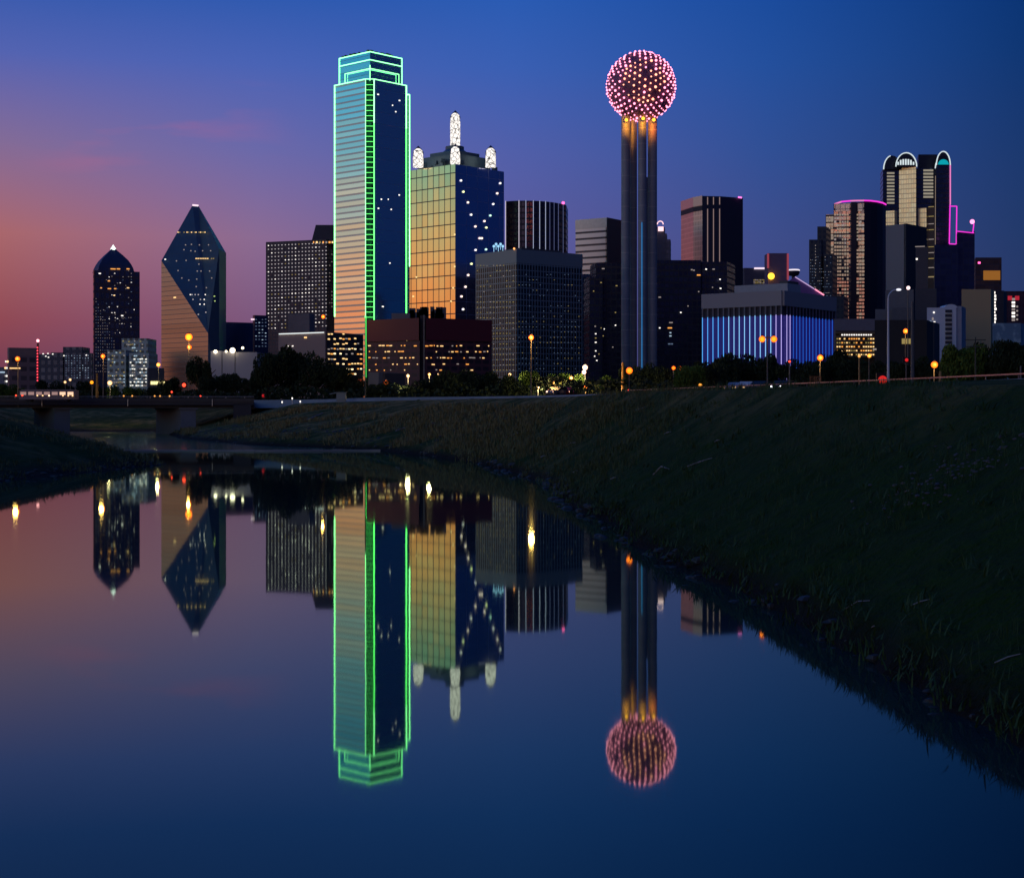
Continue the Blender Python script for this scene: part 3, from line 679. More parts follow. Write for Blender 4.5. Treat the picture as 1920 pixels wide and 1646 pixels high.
root, fl, fr, zt, cs = tower('office_block', 'plain concrete stair block on the roofline behind the low brown block', 540, 580, 590, 588, 650, 30, plain('taupe_concrete', (.24, .21, .22), .8), 'building')
root, fl, fr, zt, cs = tower('office_block', 'low brown block with a bright roof edge and lit windows on one side', 522, 610, 681, 622, 590, 28, plain('taupe_panel', (.36, .26, .23), .8, 0, .08, .15), 'office block')
neon(root, WHITEN, [(fl.off(fl.hit(524, 626.5), .3), fl.off(fl.hit(608, 623.5), .3))], .3, 'roof_edge_light')
m = MB(); q0, q1 = Vector((cs[0].x, cs[0].y)), Vector((cs[2].x, cs[2].y)); f = Face(q0, q1); a, b = f.off(f.hit(611.5, 640), .25), f.off(f.hit(680, 640), .25)
m.prism([Vector((a.x, a.y)), Vector((b.x, b.y)), q1 + Vector((0, .5)), q0 + Vector((0, .5))], 4, zt - .4, 0, 0); m.build('window_wall', facade('black_window_wall', (.03, .03, .05), (.03, .025, .025), 2.6, 2, .3, .2, .6, .3, .3, .02), root)
its = []; random.seed(8)
scatter(root, f, 615, 678, 626, 702, 5.5, 9.4, lambda x, y: .75 if y > 650 else .45, 2.7, 2.4, [WARM, WARM, glow('bright_cream', (1, .75, .4), 2.2), AMBER, DIMW], .8, items=its)
its = [(f_, f_.off(p, .3), w, h, mm) for f_, p, w, h, mm in its]
windows(root, its); windows(root, [(fl, fl.hit(541, 649), .9, .3, WHITE), (fl, fl.hit(549, 649), .6, .3, WHITE), (fl, fl.hit(573, 633), 1.1, .5, WARM)])

# ---- low red-brown block
root = thing('office_block', 'long low red brown block with a plain dark red band above lit windows', 'office block', (XY(800, 560)[0], 560, GROUND))
red = plain('dark_red_band', (.16, .020, .026), .55, 0, .1, .2); rb_ = facade('red_brown_wall', (.05, .03, .04), (.10, .035, .042), 2.4, 3.2, .45, .25, .3, .4, .3, .01)
p0, p1, p2, p3 = Vector(XY(690, 566)), Vector(XY(787, 552)), Vector(XY(797, 552)), Vector(XY(921, 566)); back = Vector((0, 20))
for a, b, nm in ((p0, p1, 'wing'), (p2, p3, 'wing')):
    q = MB(); q.prism([a, b, b + back, a + back], 4, Z(638, 557), 0, 1); q.build(nm, [rb_, ROOF], root)
    fbm_ = Face(a, b); e = fbm_.n * .5
    q = MB(); q.prism([a + e, b + e, b + back, a + back], Z(639, 557), Z(597, 554), 0, 0); q.build('red_band', red, root)
q = MB(); q.prism([p1 + Vector((0, 2)), p2 + Vector((0, 2)), p2 + Vector((0, 14)), p1 + Vector((0, 14))], 4, Z(592, 556), 0, 0); q.build('stair_shaft', plain('shaft_dark', (.03, .02, .03), .6), root)
q = MB(); q.bar((p2.x - .4, p2.y + .6, 5), (p2.x - .4, p2.y + .6, Z(592, 556)), .35); q.build('downpipe', METAL, root)
its = []; random.seed(77)
fa, fb = Face(p0, p1), Face(p2, p3)
for j, (y, pr) in enumerate(((638, .6), (648.5, .85), (659.5, .8), (671, .7), (683, .35), (694, .25))):
    for f, x0, x1 in ((fa, 693, 785), (fb, 800, 918)):
        x = x0
        while x < x1:
            if random.random() < pr and not (y < 640 and f is fb):
                q = f.hit(x, y + random.uniform(-.5, .5)); its.append((f, q, random.choice((.3, .5, .8, 1.1)), .32, random.choice((WARM, AMBER, WARM, DIMW, AMBER))))
            x += random.choice((6, 8, 12))
windows(root, its)
m = MB(); 
for k in range(26):
    a = random.uniform(770, 832); m.box((XY(a, 575)[0], 575, Z(592, 575)), (random.uniform(.8, 2.5), 2, random.uniform(1.5, 6.5)), 0)
m.build('roof_plant', plain('plant_slate', (.09, .10, .13), .6), root)
q = MB(); q.box((XY(752, 572)[0], 572, Z(594, 572)), (6.5, 5, 2.2)); q.build('roof_house', plain('pale_plant', (.2, .2, .22), .7), root)

# ---- golden glass tower with spires
D3 = 900
gold = facade('gold_mirror_glass', (1.0, .86, .48), (.07, .08, .11), 7.2, 4.6, .075, .11, .95, .10, .12, .012, .5, .5)
C, Lp, Rp, Bp = rect3(760, 853.5, 945, D3, 43); zt = Z(308, D3)
root = thing('skyscraper', 'golden glass tower with white lit spires and diagonal strings of lights', 'skyscraper', (C.x, C.y, GROUND))
nvy = facade('navy_glass', (.50, .52, .8), (.3, .32, .5), 7.2, 9, .02, .02, .95, .10, .06, .004)
m = MB(); q = [Lp, C, Rp, Bp]; u = 0
for i in range(4):
    a, b = q[i], q[(i + 1) % 4]; d = (b - a).length; m.face([up(a, 4), up(b, 4), up(b, zt), up(a, zt)], [(0, 4), (d, 4), (d, zt), (0, zt)], 0 if i in (0, 2) else 1)
m.face([up(p, zt) for p in q], None, 2); m.build('wall', [gold, nvy, ROOF], root)
ctr = (C + Bp) / 2
plantm = plain('crown_slate', (.12, .20, .24), .4, .5)
for k, y0, y1 in ((.72, 308, 293.5), (.50, 293.5, 284)):
    m = MB(); m.prism([ctr + (p - ctr) * k for p in q], Z(y0, D3), Z(y1, D3) + 3, 0, 0); m.build('crown_tier', plantm, root)
m = MB(); m.lathe((ctr.x, ctr.y, Z(287, D3)), [(9, 0), (9, 2.4), (7.5, 4.5), (5.4, 6.2), (5.4, 8)], 12); m.build('crown_drum', plantm, root)
random.seed(9)
m = MB()
for k in range(40):
    a = random.uniform(0, 4); i = int(a); p = q[i].lerp(q[(i + 1) % 4], a - i); p = ctr + (p - ctr) * random.uniform(.55, .85); m.box((p.x, p.y, Z(300, D3) + random.uniform(-2, 1.5)), (random.uniform(1, 4), 2, random.uniform(2, 5)), .7)
m.build('roof_plant', plantm, root)
lat = NT('spire_lattice_light'); g = lat.add('ShaderNodeTexCoord'); vo = lat.add('ShaderNodeTexVoronoi', feature='DISTANCE_TO_EDGE'); lat.l.new(g.outputs['Object'], vo.inputs[0]); vo.inputs['Scale'].default_value = .42
mrn = lat.add('ShaderNodeMapRange'); lat.l.new(vo.outputs[0], mrn.inputs[0]); mrn.inputs[1].default_value = .015; mrn.inputs[2].default_value = .07; lat.b.inputs['Base Color'].default_value = rgb(.05, .05, .07)
lat.b.inputs['Emission Color'].default_value = rgb(1, .93, .86); lat.l.new(lat.math('MULTIPLY', mrn.outputs[0], 1.25), lat.b.inputs['Emission Strength'])
capm = plain('spire_cap', (.03, .035, .09), .4, .4)
def spire(px, ytop, ybase, r, D, dim=False):
    z0, z1 = Z(ybase, D), Z(ytop, D); x = XY(px, D)[0]; H = z1 - z0
    s = MB(); s.lathe((x, D, z0), [(r, 0), (r, H - 3.4 * r * .55 - 1.2), (r * .85, H - 2.1), (r * .45, H - 1.0), (.05, H - .4)], 12); o = s.build('spire', glow('spire_dim', (.75, .75, .6), .65) if dim else lat.m, root)
    s = MB(); s.lathe((x, D + .9, z0 + H - 3.6), [(r * 1.05, 0), (r * .95, 1.4), (r * .55, 3.0), (.05, 4.6)], 12); s.build('spire_cap', capm, root)
    s = MB()
    for k in range(8):
        a = math.pi / 4 * k; nlev = max(2, int(H / 2.6))
        for j in range(nlev):
            za, zb = z0 + (H - 3.6) * j / nlev, z0 + (H - 3.6) * (j + 1) / nlev; a2 = a + (math.pi / 4 if (j + k) % 2 else -math.pi / 4)
            s.bar((x + (r + .1) * math.cos(a), D + (r + .1) * math.sin(a), za), (x + (r + .1) * math.cos(a2), D + (r + .1) * math.sin(a2), zb), .12)
    s.build('lattice', capm, root)
spire(784, 276.5, 314, 3.0, Lp.y - 12); spire(920, 275.5, 314, 3.0, Rp.y - 12); spire(853.5, 273, 308, 2.8, C.y + 3); spire(853.5, 210, 276, 2.9, ctr.y)
f1, f2 = Face(Lp, C), Face(C, Rp)
CW = [WHITE, glow('lamp_pinkish', (1, .75, .6), 2.0), glow('lamp_limeish', (.95, 1, .45), 1.8), glow('lamp_mint', (.6, 1, .75), 1.6)]
xl = [(864, 339, 0), (937.5, 344, 0), (868.5, 360, 2), (932, 363, 1), (877, 380, 1), (924.5, 383, 0), (883, 403, 0), (919, 404.5, 3), (891, 425, 1), (911.5, 427, 2), (908, 415, 1), (899, 447, 1), (903, 447, 1), (891.5, 469, 0), (911, 468, 3), (883.6, 495, 2), (877.6, 516, 1), (872.5, 538, 1), (865, 556, 1), (868, 580, 0)]
for x, y, c in xl:
    p = f2.off(f2.hit(x, y), .3); s = MB(); s.ball(p, .60, 0, 10, 6); s.build('facade_lamp', CW[c], root)
for x, y in ((853, 440), (853, 500), (850, 540), (846, 565), (775, 556), (781, 520)):
    s = MB(); s.ball(f1.off(f1.hit(x, y), .2), .5, 0, 8, 5); s.build('facade_lamp', glow('gold_lamp', (1, .7, .3), 1.2), root)

# ---- ribbed round tower
D = 940; root = thing('office_tower', 'dark round-fronted tower with thin bright vertical ribs', 'office tower', (XY(1005, D)[0], D, GROUND))
xs = [948, 961, 973, 986, 1000, 1012, 1023, 1031, 1039, 1047, 1056, 1061.5]; pts = []
for x in xs:
    t_ = (x - 985) / 76; pts.append(Vector(XY(x, D + 14 * t_ * t_ + (0 if x < 985 else 6 * t_ ** 4))))
zt = Z(376.5, D)
m = MB(); m.prism(pts + [pts[-1] + Vector((2, 25)), pts[0] + Vector((0, 30))], 4, zt, 0, 1); m.build('wall', [facade('black_ribbed', (.08, .07, .12), (.02, .02, .035), 3.4, 2.4, .3, .2, .8, .2, .3, .02), ROOF], root)
RIB = glow('rib_light', (.62, .70, 1.0), .62); RIB2 = glow('rib_light_dim', (.35, .42, .9), .3); RIBP = glow('rib_light_pale', (.95, .85, 1.0), .8)
for k, p in enumerate(pts[:-1]):
    mt = RIBP if k in (0, 2) else (RIB if k < 7 else RIB2)
    if k == 1: continue
    m = MB(); m.bar((p.x, p.y - .3, 60), (p.x, p.y - .3, zt + .2), .32 if k < 7 else .22); m.build('rib', mt, root)
m = MB(); m.ball((pts[-2].x, pts[-2].y, zt + .8), .9, 0, 8, 6); m.build('beacon', glow('beacon_redpink', (1, .1, .35), 3), root)

# ---- grey-green grid block
gg = facade('grey_green_grid', (.04, .05, .06), (.30, .36, .36), 2.6, 1.6, .14, .30, .7, .3, .4, .02, .45, .5)
root, fl, fr, zt, cs = tower('office_block', 'broad grey green block with a plain parapet and a fine grid of windows', 892, 968.5, 1092, 470, 700, 52, gg, 'office block', parapet=(5.4, plain('grey_green_parapet', (.30, .35, .34), .5, .5, .05, .1)), plant=[(.6, 2.2, DARKCON)])
its = []; random.seed(4)
scatter(root, fl, 895.5, 966, 498, 700, 6.1, 9.8, lambda x, y: .35 if y < 560 else .85, 1.6, 1.1, [DIMY, DIMY, DIMW, DIMY], .3, items=its)
scatter(root, fr, 973, 1089, 515, 700, 6.6, 9.8, lambda x, y: .25 + .3 * (y > 600), 1.2, .8, [DIMB, DIMB, DIMY], .3, items=its)
windows(root, its)
for k in range(5):
    p = P(926 + k * 4.2, 462 - (k % 2) * 4, 716); s = MB(); s.bar(p - Vector((0, 0, 2.5)), p, .25); s.ball(p, .6, 0, 8, 5); s.build('antenna', glow('blue_antenna', (.35, .7, 1), 1.1), root)
p = P(964, 466.5, 700); s = MB(); s.ball(p, .45, 0, 8, 5); s.build('beacon', glow('orange_beacon', (1, .35, .1), 2.5), root)

# ---- striped beige tower
D = 1000; st = facade('beige_stripes', (.10, .09, .12), (.80, .74, .76), 4.0, 60, .68, 0, .6, .3, .2, .0, .35, .85)
root, fl, fr, zt, cs = tower('office_tower', 'beige tower with horizontal window stripes and a dark side with dotted lights', 1079, 1138, 1168, 409, D, 34, st, 'office tower', parapet=None)
m = MB(); e = fl.n * .25
a, b = cs[1], cs[0]; m.prism([a + e, b + e, b + e - fl.n * 2, a + e - fl.n * 2], zt - 5.8, zt + .2); m.build('parapet', plain('beige_parapet', (.72, .68, .68), .35, .85), root)
e = fr.n * .3; m = MB(); m.prism([cs[0] + e, cs[2] + e, cs[2] - fr.n, cs[0] - fr.n], 4, zt + .3, 0, 0); m.build('side_wall', plain('slate_side', (.04, .05, .075), .5, .3), root)
windows(root, [(fr, fr.hit(1150, 412 + k * 6.2), .7, 1.3, DIMW if k % 2 else DIMB) for k in range(20)])
root, fl, fr, zt, cs = tower('office_block', 'narrow strip of blue glass block beside the grey green block', 1088, 1091, 1108, 514, 870, 78, facade('blue_strip', (.10, .25, .5), (.03, .06, .14), 4, 3, .3, .1, .8, .2, .5, .04), 'office block')
windows(root, [(fr, fr.hit(1100, y), 1.8, .35, DIMB) for y in (545, 568, 571, 575, 600, 615, 618)])
blk = facade('near_black_glass', (.05, .06, .10), (.015, .018, .03), 3.4, 2.6, .3, .2, .8, .25, .3, .01)
root = thing('office_tower', 'nearly black stepped block just left of the ball tower shafts', 'office tower', (XY(1135, 840)[0], 840, GROUND))
for a, b, y, dz in ((1117, 1175, 493, 0), (1105, 1130, 520, -4)):
    A2, B2_ = Vector(XY(a, 840 + dz)), Vector(XY(b, 840 + dz)); m = MB(); m.prism([A2, B2_, B2_ + Vector((3, 20)), A2 + Vector((-2, 20))], 4, Z(y, 840), 0, 1); m.build('wing', [blk, ROOF], root)
f = Face(XY(1105, 835.6), XY(1165, 835.6)); random.seed(14)
windows(root, [(f, P(x, y, 835.7), w, .5, random.choice((DIMW, WHITE, DIMY))) for x, y, w in ((1131, 504, 1.4), (1127, 530, .8), (1156, 536, 1.0), (1113, 546, .6), (1154, 586, .7), (1116, 612, .8), (1117, 626, .8), (1117, 634, .8), (1117, 642, .9), (1154, 610, .7), (1131, 630, .6), (1149, 651, .6), (1123, 664, .6), (1117, 658, .7), (1119, 676, .7), (1133, 617, .5), (1127, 615, .5), (1115, 668, .6))])

root = thing('office_tower', 'slim stepped tower with a glowing pink arch peeking past the ball tower', 'office tower', (XY(1240, 1080)[0], 1080, GROUND))
for a, b, y in ((1222, 1257, 449), (1222, 1250, 438), (1224, 1246, 426)):
    A2, B2_ = Vector(XY(a, 1080)), Vector(XY(b, 1080)); m = MB(); m.prism([A2 + Vector((0, (426 - y) * -.05)), B2_, B2_ + Vector((2, 16)), A2 + Vector((0, 16))], 4, Z(y, 1080), 0, 1); m.build('tier', [facade('slate_tier', (.10, .12, .2), (.07, .08, .12), 3.6, 3, .4, .3, .6, .3, .3, .01), ROOF], root)
m = MB(); 
for k in range(7):
    a, b = math.pi * k / 7, math.pi * (k + 1) / 7; c = P(1238, 421, 1076)
    m.bar(c + Vector((2 * math.cos(a), 0, 2.2 * math.sin(a))), c + Vector((2 * math.cos(b), 0, 2.2 * math.sin(b))), .6)
m.box(P(1239, 429.5, 1076), (3.6, .8, 3)); m.build('lit_arch', glow('arch_pink', (1, .6, .65), 1.5), root)
# wide black block right of the ball tower
root = thing('office_tower', 'wide nearly black block with a few lit windows between ball tower and blue-lit building', 'office tower', (XY(1300, 900)[0], 900, GROUND))
for a, b, y, dz in ((1228, 1314, 488, 0), (1313, 1363, 490, 3)):
    A2, B2_ = Vector(XY(a, 900 + dz)), Vector(XY(b, 900 + dz)); m = MB(); m.prism([A2, B2_, B2_ + Vector((8, 24)), A2 + Vector((4, 24))], 4, Z(y, 900), 0, 1); m.build('wing', [blk, ROOF], root)
f = Face(XY(1228, 899.8), XY(1363, 899.8))
windows(root, [(f, P(x, y, 899.5), w, .6, mm) for x, y, w, mm in ((1310, 516, 2, AMBER), (1297, 506, 1, DIMW), (1301, 507, 1, DIMW), (1324, 505, .9, WHITE), (1338, 505, 1.3, DIMW), (1350, 524, .8, WHITE), (1351, 541, 1, WHITE), (1336, 539, .6, DIMW), (1310, 547, .7, DIMW), (1237, 557.5, 1.4, DIMW), (1276.5, 586, .8, WHITE), (1258, 605, 2.0, DIMW), (1256, 615, 2.4, AMBER), (1237, 615, .8, WHITE), (1257, 624, 1.0, COOL), (1257, 630, 1.2, COOL), (1255, 645, 1.4, DIMB), (1260, 645, 1.0, DIMB), (1290, 574, .6, DIMW))])

# ---- brown tower with slanted shoulder
D = 1000; root = thing('office_tower', 'tall tower with a brown side, bright vertical ribs and dark blank front', 'office tower', (XY(1335, D)[0], D, GROUND))
P0, P1, P2, P3, P4 = Vector(XY(1277, D + 26)), Vector(XY(1300, D + 6)), Vector(XY(1317, D - 2)), Vector(XY(1352, D)), Vector(XY(1393, D + 8)); zt = Z(368.5, D)
brown = plain('brown_stone', (.62, .50, .45), .35, .85, .05, .1)
bwall = facade('brown_panels', (.54, .43, .38), (.66, .52, .46), 3.2, 1.8, .25, .3, .85, .35, .2, 0, .35, .85)
dkw = plain('blank_navy_wall', (.035, .04, .075), .5, .4, .05, .2)
m = MB(); u = 0
zl = Z(384, D + 26)
pl = [P0, P1, P2, P3, P4, P4 + Vector((2, 30)), P0 + Vector((6, 24))]; mi = [0, 0, 1, 1, 1, 0, 0]
for i in range(7):
    a, b = pl[i], pl[(i + 1) % 7]; d = (b - a).length; m.face([up(a, 4), up(b, 4), up(b, zt), up(a, zt)], [(u, 4), (u + d, 4), (u + d, zt), (u, zt)], mi[i]); u += d
m.face([up(p, zt) for p in pl], None, 2); m.build('wall', [bwall, dkw, ROOF], root)
for a, b in ((P0, P1), (P1, P2)):
    f = Face(a, b); e = f.n * .25; m = MB(); m.prism([a + e, b + e, b - f.n * .1, a - f.n * .1], zt - 5.8, zt + .2); m.build('parapet', brown, root)
    m = MB(); m.prism([a + e * .6, b + e * .6, b - f.n * .1, a - f.n * .1], zt - 9.0, zt - 6.0); m.build('dark_band', plain('band_dark', (.03, .028, .04), .6), root)  # plain darker band below the parapet
f = Face(P2, P3); RB = plain('rib_stone', (.55, .42, .36), .6)
for x in (1326.5, 1337.5, 1349):
    for y0, y1 in ((370, 384), (392, 520)):
        a, b = f.off(f.hit(x, y0), .35), f.off(f.hit(x, y1), .35); m = MB(); m.bar(a, b, .5); m.build('rib', glow('rib_pinkish', (.75, .50, .48), .32), root)
m = MB(); m.bar(P(1384, 370, D + 5), P(1391, 371, D + 5), .9); m.build('beacon', glow('beacon_magenta', (1, .2, .7), 1.6), root)

# ---- block with blue-lit fins
D = 640; root, fl, fr, zt, cs = tower('courthouse', 'wide block with glowing blue vertical fins behind the dark trees', 1317, 1467, 1565, 546, D, 36, plain('fin_backing', (.02, .02, .05), .6), 'office block')
C, Lp, Rp, Bp = cs
for f, a, b in ((fl, Lp, C), (fr, C, Rp)):
    e = f.n * .9; m = MB(); m.prism([a + e, b + e, b - f.n, a - f.n], zt - 5.8, zt + .2); m.build('parapet', plain('fin_parapet', (.34, .32, .33), .8, 0, .06, .1), root)
ftop = Z(574, D); fmid = Z(590, D)
BG = NT('blue_wash_glass'); BG.b.inputs['Base Color'].default_value = rgb(.02, .02, .05); BG.b.inputs['Emission Color'].default_value = rgb(.03, .02, .40); BG.b.inputs['Emission Strength'].default_value = .22
for f, a, b in ((fl, Lp, C), (fr, C, Rp)):
    e = f.n * .15; m = MB(); m.prism([a + e, b + e, b - f.n * .2, a - f.n * .2], 5, fmid - .3); m.build('blue_glazing', BG.m, root)
finm = plain('fin_concrete', (.26, .25, .27), .7)
FL = glow('fin_light', (.09, .42, 1.0), 1.15); FW = glow('fin_light_white', (.26, .60, 1.0), 1.15); FP_ = glow('fin_light_pink', (.55, .45, 1.0), 1.0); FR_ = glow('fin_light_right', (.02, .14, .75), .8)
for k in range(16):
    x = 1318.3 + k * 9.85; zz = fl.hit(x, 600); dd = fl.off(zz, .55)
    top = Z(574 - 1 * k * .2, D)
    m = MB(); m.bar((dd.x, dd.y, fmid), (dd.x, dd.y, zt - 5.5), .55); m.build('fin', finm, root)
    m = MB(); m.bar((dd.x, dd.y, 8), (dd.x, dd.y, fmid), .25); m.build('lit_fin', (FL if k < 5 else (FW if k < 14 else FP_)), root)
for k in range(16):
    x = 1473 + k * 6.1; zz = fr.hit(x, 600); dd = fr.off(zz, .55)
    m = MB(); m.bar((dd.x, dd.y, fmid), (dd.x, dd.y, zt - 5.5), .5); m.build('fin', plain('fin_blue_concrete', (.10, .11, .2), .7), root)
    m = MB(); m.bar((dd.x, dd.y, 8), (dd.x, dd.y, fmid), .22); m.build('lit_fin', FR_ if k > 1 else FP_, root)
m = MB(); a = fl.hit(1364, 600); b = fl.hit(1464, 600); a = Vector((a.x, a.y)) - fl.n * 6; b = Vector((b.x, b.y)) - fl.n * 6
m.prism([a, b, b - fl.n * 12, a - fl.n * 12], zt, zt + 3.6); m.build('penthouse', plain('penthouse_grey', (.42, .45, .48), .8), root)
m = MB(); m.prism([a + (b - a) * .85, b, b - fl.n * 10, a + (b - a) * .85 - fl.n * 10], zt + 3.6, zt + 4.6); m.build('roof_plant', DARKCON, root)
# purple sloped roof hall
D = 690; root = thing('hotel', 'purple lit sloping roof with a pink edge behind the blue-lit block', 'building', (XY(1500, D)[0], D, GROUND))
m = MB(); a, b, c, d_, e_ = P(1470, 600, D), P(1470, 534, D), P(1490, 519, D), P(1546, 554, D), P(1546, 600, D); dd = Vector((4, 22, 0)); pr = [a, b, c, d_, e_]
m.face([a, e_, d_, c, b]); m.face([x + dd for x in (a, b, c, d_, e_)])
for i in range(5): p, q = pr[i], pr[(i + 1) % 5]; m.face([p, q, q + dd, p + dd])
m.build('roof', plain('purple_roof', (.20, .10, .36), .6), root)
neon(root, glow('roof_edge_pink', (.8, .55, .95), .7), [(P(1491, 519.5, D - .4), P(1527, 542, D - .4))], .35); neon(root, glow('roof_edge_red', (1, .3, .45), 1.5), [(P(1528, 542.5, D - .4), P(1545, 553.5, D - .4))], .5); neon(root, glow('roof_edge_red', (1, .3, .45), 1.5), [(P(1478, 547.5, D - .6), P(1488, 547.5, D - .6))], .6)
D = 760; root = thing('observation_disc', 'small tower topped by a shallow bright-rimmed disc', 'tower', (XY(1490, D)[0], D, GROUND))
m = MB(); c = P(1488, 512, D); m.lathe((c.x, c.y, c.z), [(.5, -1.6), (2.2, -1.3), (2.9, 0), (2.9, .9), (2.4, 1.4), (.05, 1.5)], 20); m.build('disc', plain('disc_dark', (.04, .04, .07), .4, .4), root, True)
m = MB(); m.lathe((c.x, c.y, 4), [(.9, 0), (.9, c.z - 5)], 12); m.build('stem', DARKCON, root)
m = MB(); m.lathe((c.x, c.y - .1, c.z + .95), [(2.95, 0), (2.95, .45), (2.3, .75)], 20); m.build('rim_light', glow('disc_white', (1, .9, 1), 1.0), root)
D = 720; root = thing('rooftop_tower', 'narrow grey blue rooftop tower with red edges and a yellow lamp', 'tower', (XY(1458, D)[0], D, GROUND))
m = MB(); A2, B2_ = Vector(XY(1440, D)), Vector(XY(1477, D)); m.prism([A2, B2_, B2_ + Vector((0, 10)), A2 + Vector((0, 10))], 4, Z(475, D)); m.build('wall', plain('mauve_block', (.16, .12, .22), .5, .3), root)
neon(root, glow('dull_red_edge', (.8, .12, .18), .35), [((A2.x, A2.y - .2, Z(503, D)), (A2.x, A2.y - .2, Z(476, D))), ((B2_.x, B2_.y - .2, Z(525, D)), (B2_.x, B2_.y - .2, Z(476, D)))], .8)
m = MB(); m.ball(P(1446, 518, D - 2), 1.5, 0, 12, 8); m.build('lamp', glow('yellow_lamp', (1, .5, .03), 3), root)
root, fl, fr, zt, cs = tower('office_block', 'small block with a bright white roof sign strip behind the blue-lit block', 1393, 1396, 1442, 502.5, 800, 78, plain('slate_small', (.08, .08, .13), .6), 'office block')
m = MB(); m.bar(fr.off(fr.hit(1414, 503.5), .4), fr.off(fr.hit(1436, 503.5), .4), .8); m.build('roof_strip_light', glow('strip_pinkwhite', (1, .8, .95), 1.1), root)
its = []; scatter(root, fr, 1414, 1436, 525, 531, 3, 3, .9, 2, 1.4, [DIMW, DIMY], items=its); windows(root, its)

# ---- dark stepped block and pink-windowed tower
sl = facade('green_slate', (.07, .09, .11), (.055, .07, .08), 3.2, 2.4, .45, .4, .5, .3, .3, .01)
root = thing('office_tower', 'dark stepped block with tiny pale windows left of the magenta-rimmed tower', 'office tower', (XY(1540, 930)[0], 930, GROUND))
for a, b, y, dz in ((1517, 1540, 449.5, 0), (1532.5, 1549, 423.5, 4), (1545, 1561, 478, -5), (1558, 1582, 556, -6)):
    A2, B2_ = Vector(XY(a, 930 + dz)), Vector(XY(b, 930 + dz)); m = MB(); m.prism([A2, B2_, B2_ + Vector((6, 16)), A2 + Vector((4, 16))], 4, Z(y, 930), 0, 1); m.build('wing', [sl, ROOF], root)
f = Face(XY(1517, 923), XY(1570, 923)); its = []; random.seed(44)
scatter(root, f, 1520, 1558, 482, 560, 3.4, 5.6, .35, 1.4, .9, [DIMW, DIMB, DIMB], items=its); scatter(root, f, 1529, 1531, 455, 545, 3, 5.6, .7, 1.2, 1.6, [DIMW], items=its); windows(root, its)
D = 960; pk = facade('pink_window_wall', (.62, .52, .50), (.05, .035, .055), 3.75, 2.5, .34, .14, .8, .2, .5, .05, .6)
drk = plain('dark_tower_wall', (.025, .022, .045), .5, .4, .05, .2)
root = thing('office_tower', 'tower with rows of rosy windows and a glowing magenta roof rim', 'office tower', (XY(1605, D)[0], D, GROUND))
def slab(root, a, b, y, mat, Da, Db, nm='wing', depth=20, roof=ROOF, shift=5):
    A2, B2_ = Vector(XY(a, Da)), Vector(XY(b, Db)); m = MB(); m.prism([A2, B2_, B2_ + Vector((shift, depth)), A2 + Vector((shift, depth))], 4, Z(y, min(Da, Db)), 0, 1); m.build(nm, [mat, roof], root); return Face(A2, B2_)
g1 = slab(root, 1548, 1563, 402, pk, D + 6.2, D + 4); g2 = slab(root, 1563, 1595.5, 381, pk, D + 4, D); g3 = slab(root, 1595.5, 1606, 379, drk, D, D - .5); g4 = slab(root, 1606, 1620, 379, pk, D + 1.6, D - .4); 
pts = [Vector(XY(x, D + dz)) for x, dz in ((1620, 0), (1632, 1), (1645, 5), (1655, 11), (1661, 19))]
m = MB(); m.prism(pts + [Vector(XY(1661, D + 35)), Vector(XY(1615, D + 30))], 4, Z(377.5, D), 0, 1); m.build('curved_wall', [drk, ROOF], root)
rim = [Vector(XY(x, D + dz)) for x, dz in ((1565, 9), (1578, 5), (1595, 1), (1606, 0), (1620, -.4), (1632, .6), (1645, 4.6), (1655, 10.6), (1661, 18.6))]
for i, (a, b) in enumerate(zip(rim, rim[1:])):
    neon(root, PINKN if i in (0, 2, 3) else MAGENTA, [(up(a, Z(379.5, D) if i == 0 else Z(376.5, D)), up(b, Z(376.5, D)))], .75)
for f, x0, x1 in ((g2, 1566, 1593), (g4, 1607.5, 1618.5)):
    a, b = f.off(f.hit(x0, 390), .4), f.off(f.hit(x1, 390), .4); m = MB(); m.prism([Vector((a.x, a.y)), Vector((b.x, b.y)), Vector((b.x, b.y + .6)), Vector((a.x, a.y + .6))], Z(396, D), Z(382.5, D)); m.build('top_panel', facade('pale_panel_glass', (.55, .55, .55), (.3, .3, .3), 4, 3, .1, .1, .8, .25, .3, .02), root)
its = []; random.seed(61)
PKW = glow('rosy_pane_reflection', (1, .42, .30), .36); PKW2 = glow('rosy_pane_reflection_pale', (1, .68, .5), .33); PKW3 = glow('tan_pane_reflection', (1, .80, .62), .27)  # sky reflected in the panes is put in as emission, rosier lower down
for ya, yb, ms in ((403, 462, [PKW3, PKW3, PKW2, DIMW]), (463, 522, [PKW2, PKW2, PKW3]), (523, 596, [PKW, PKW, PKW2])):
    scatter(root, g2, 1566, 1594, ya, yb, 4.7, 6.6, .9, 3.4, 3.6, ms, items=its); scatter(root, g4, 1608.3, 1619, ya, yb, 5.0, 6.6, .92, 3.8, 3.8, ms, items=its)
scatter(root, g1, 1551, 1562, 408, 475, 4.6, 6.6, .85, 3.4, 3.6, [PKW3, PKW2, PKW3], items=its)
windows(root, its)  # most of these panes glow with the painted sky reflection

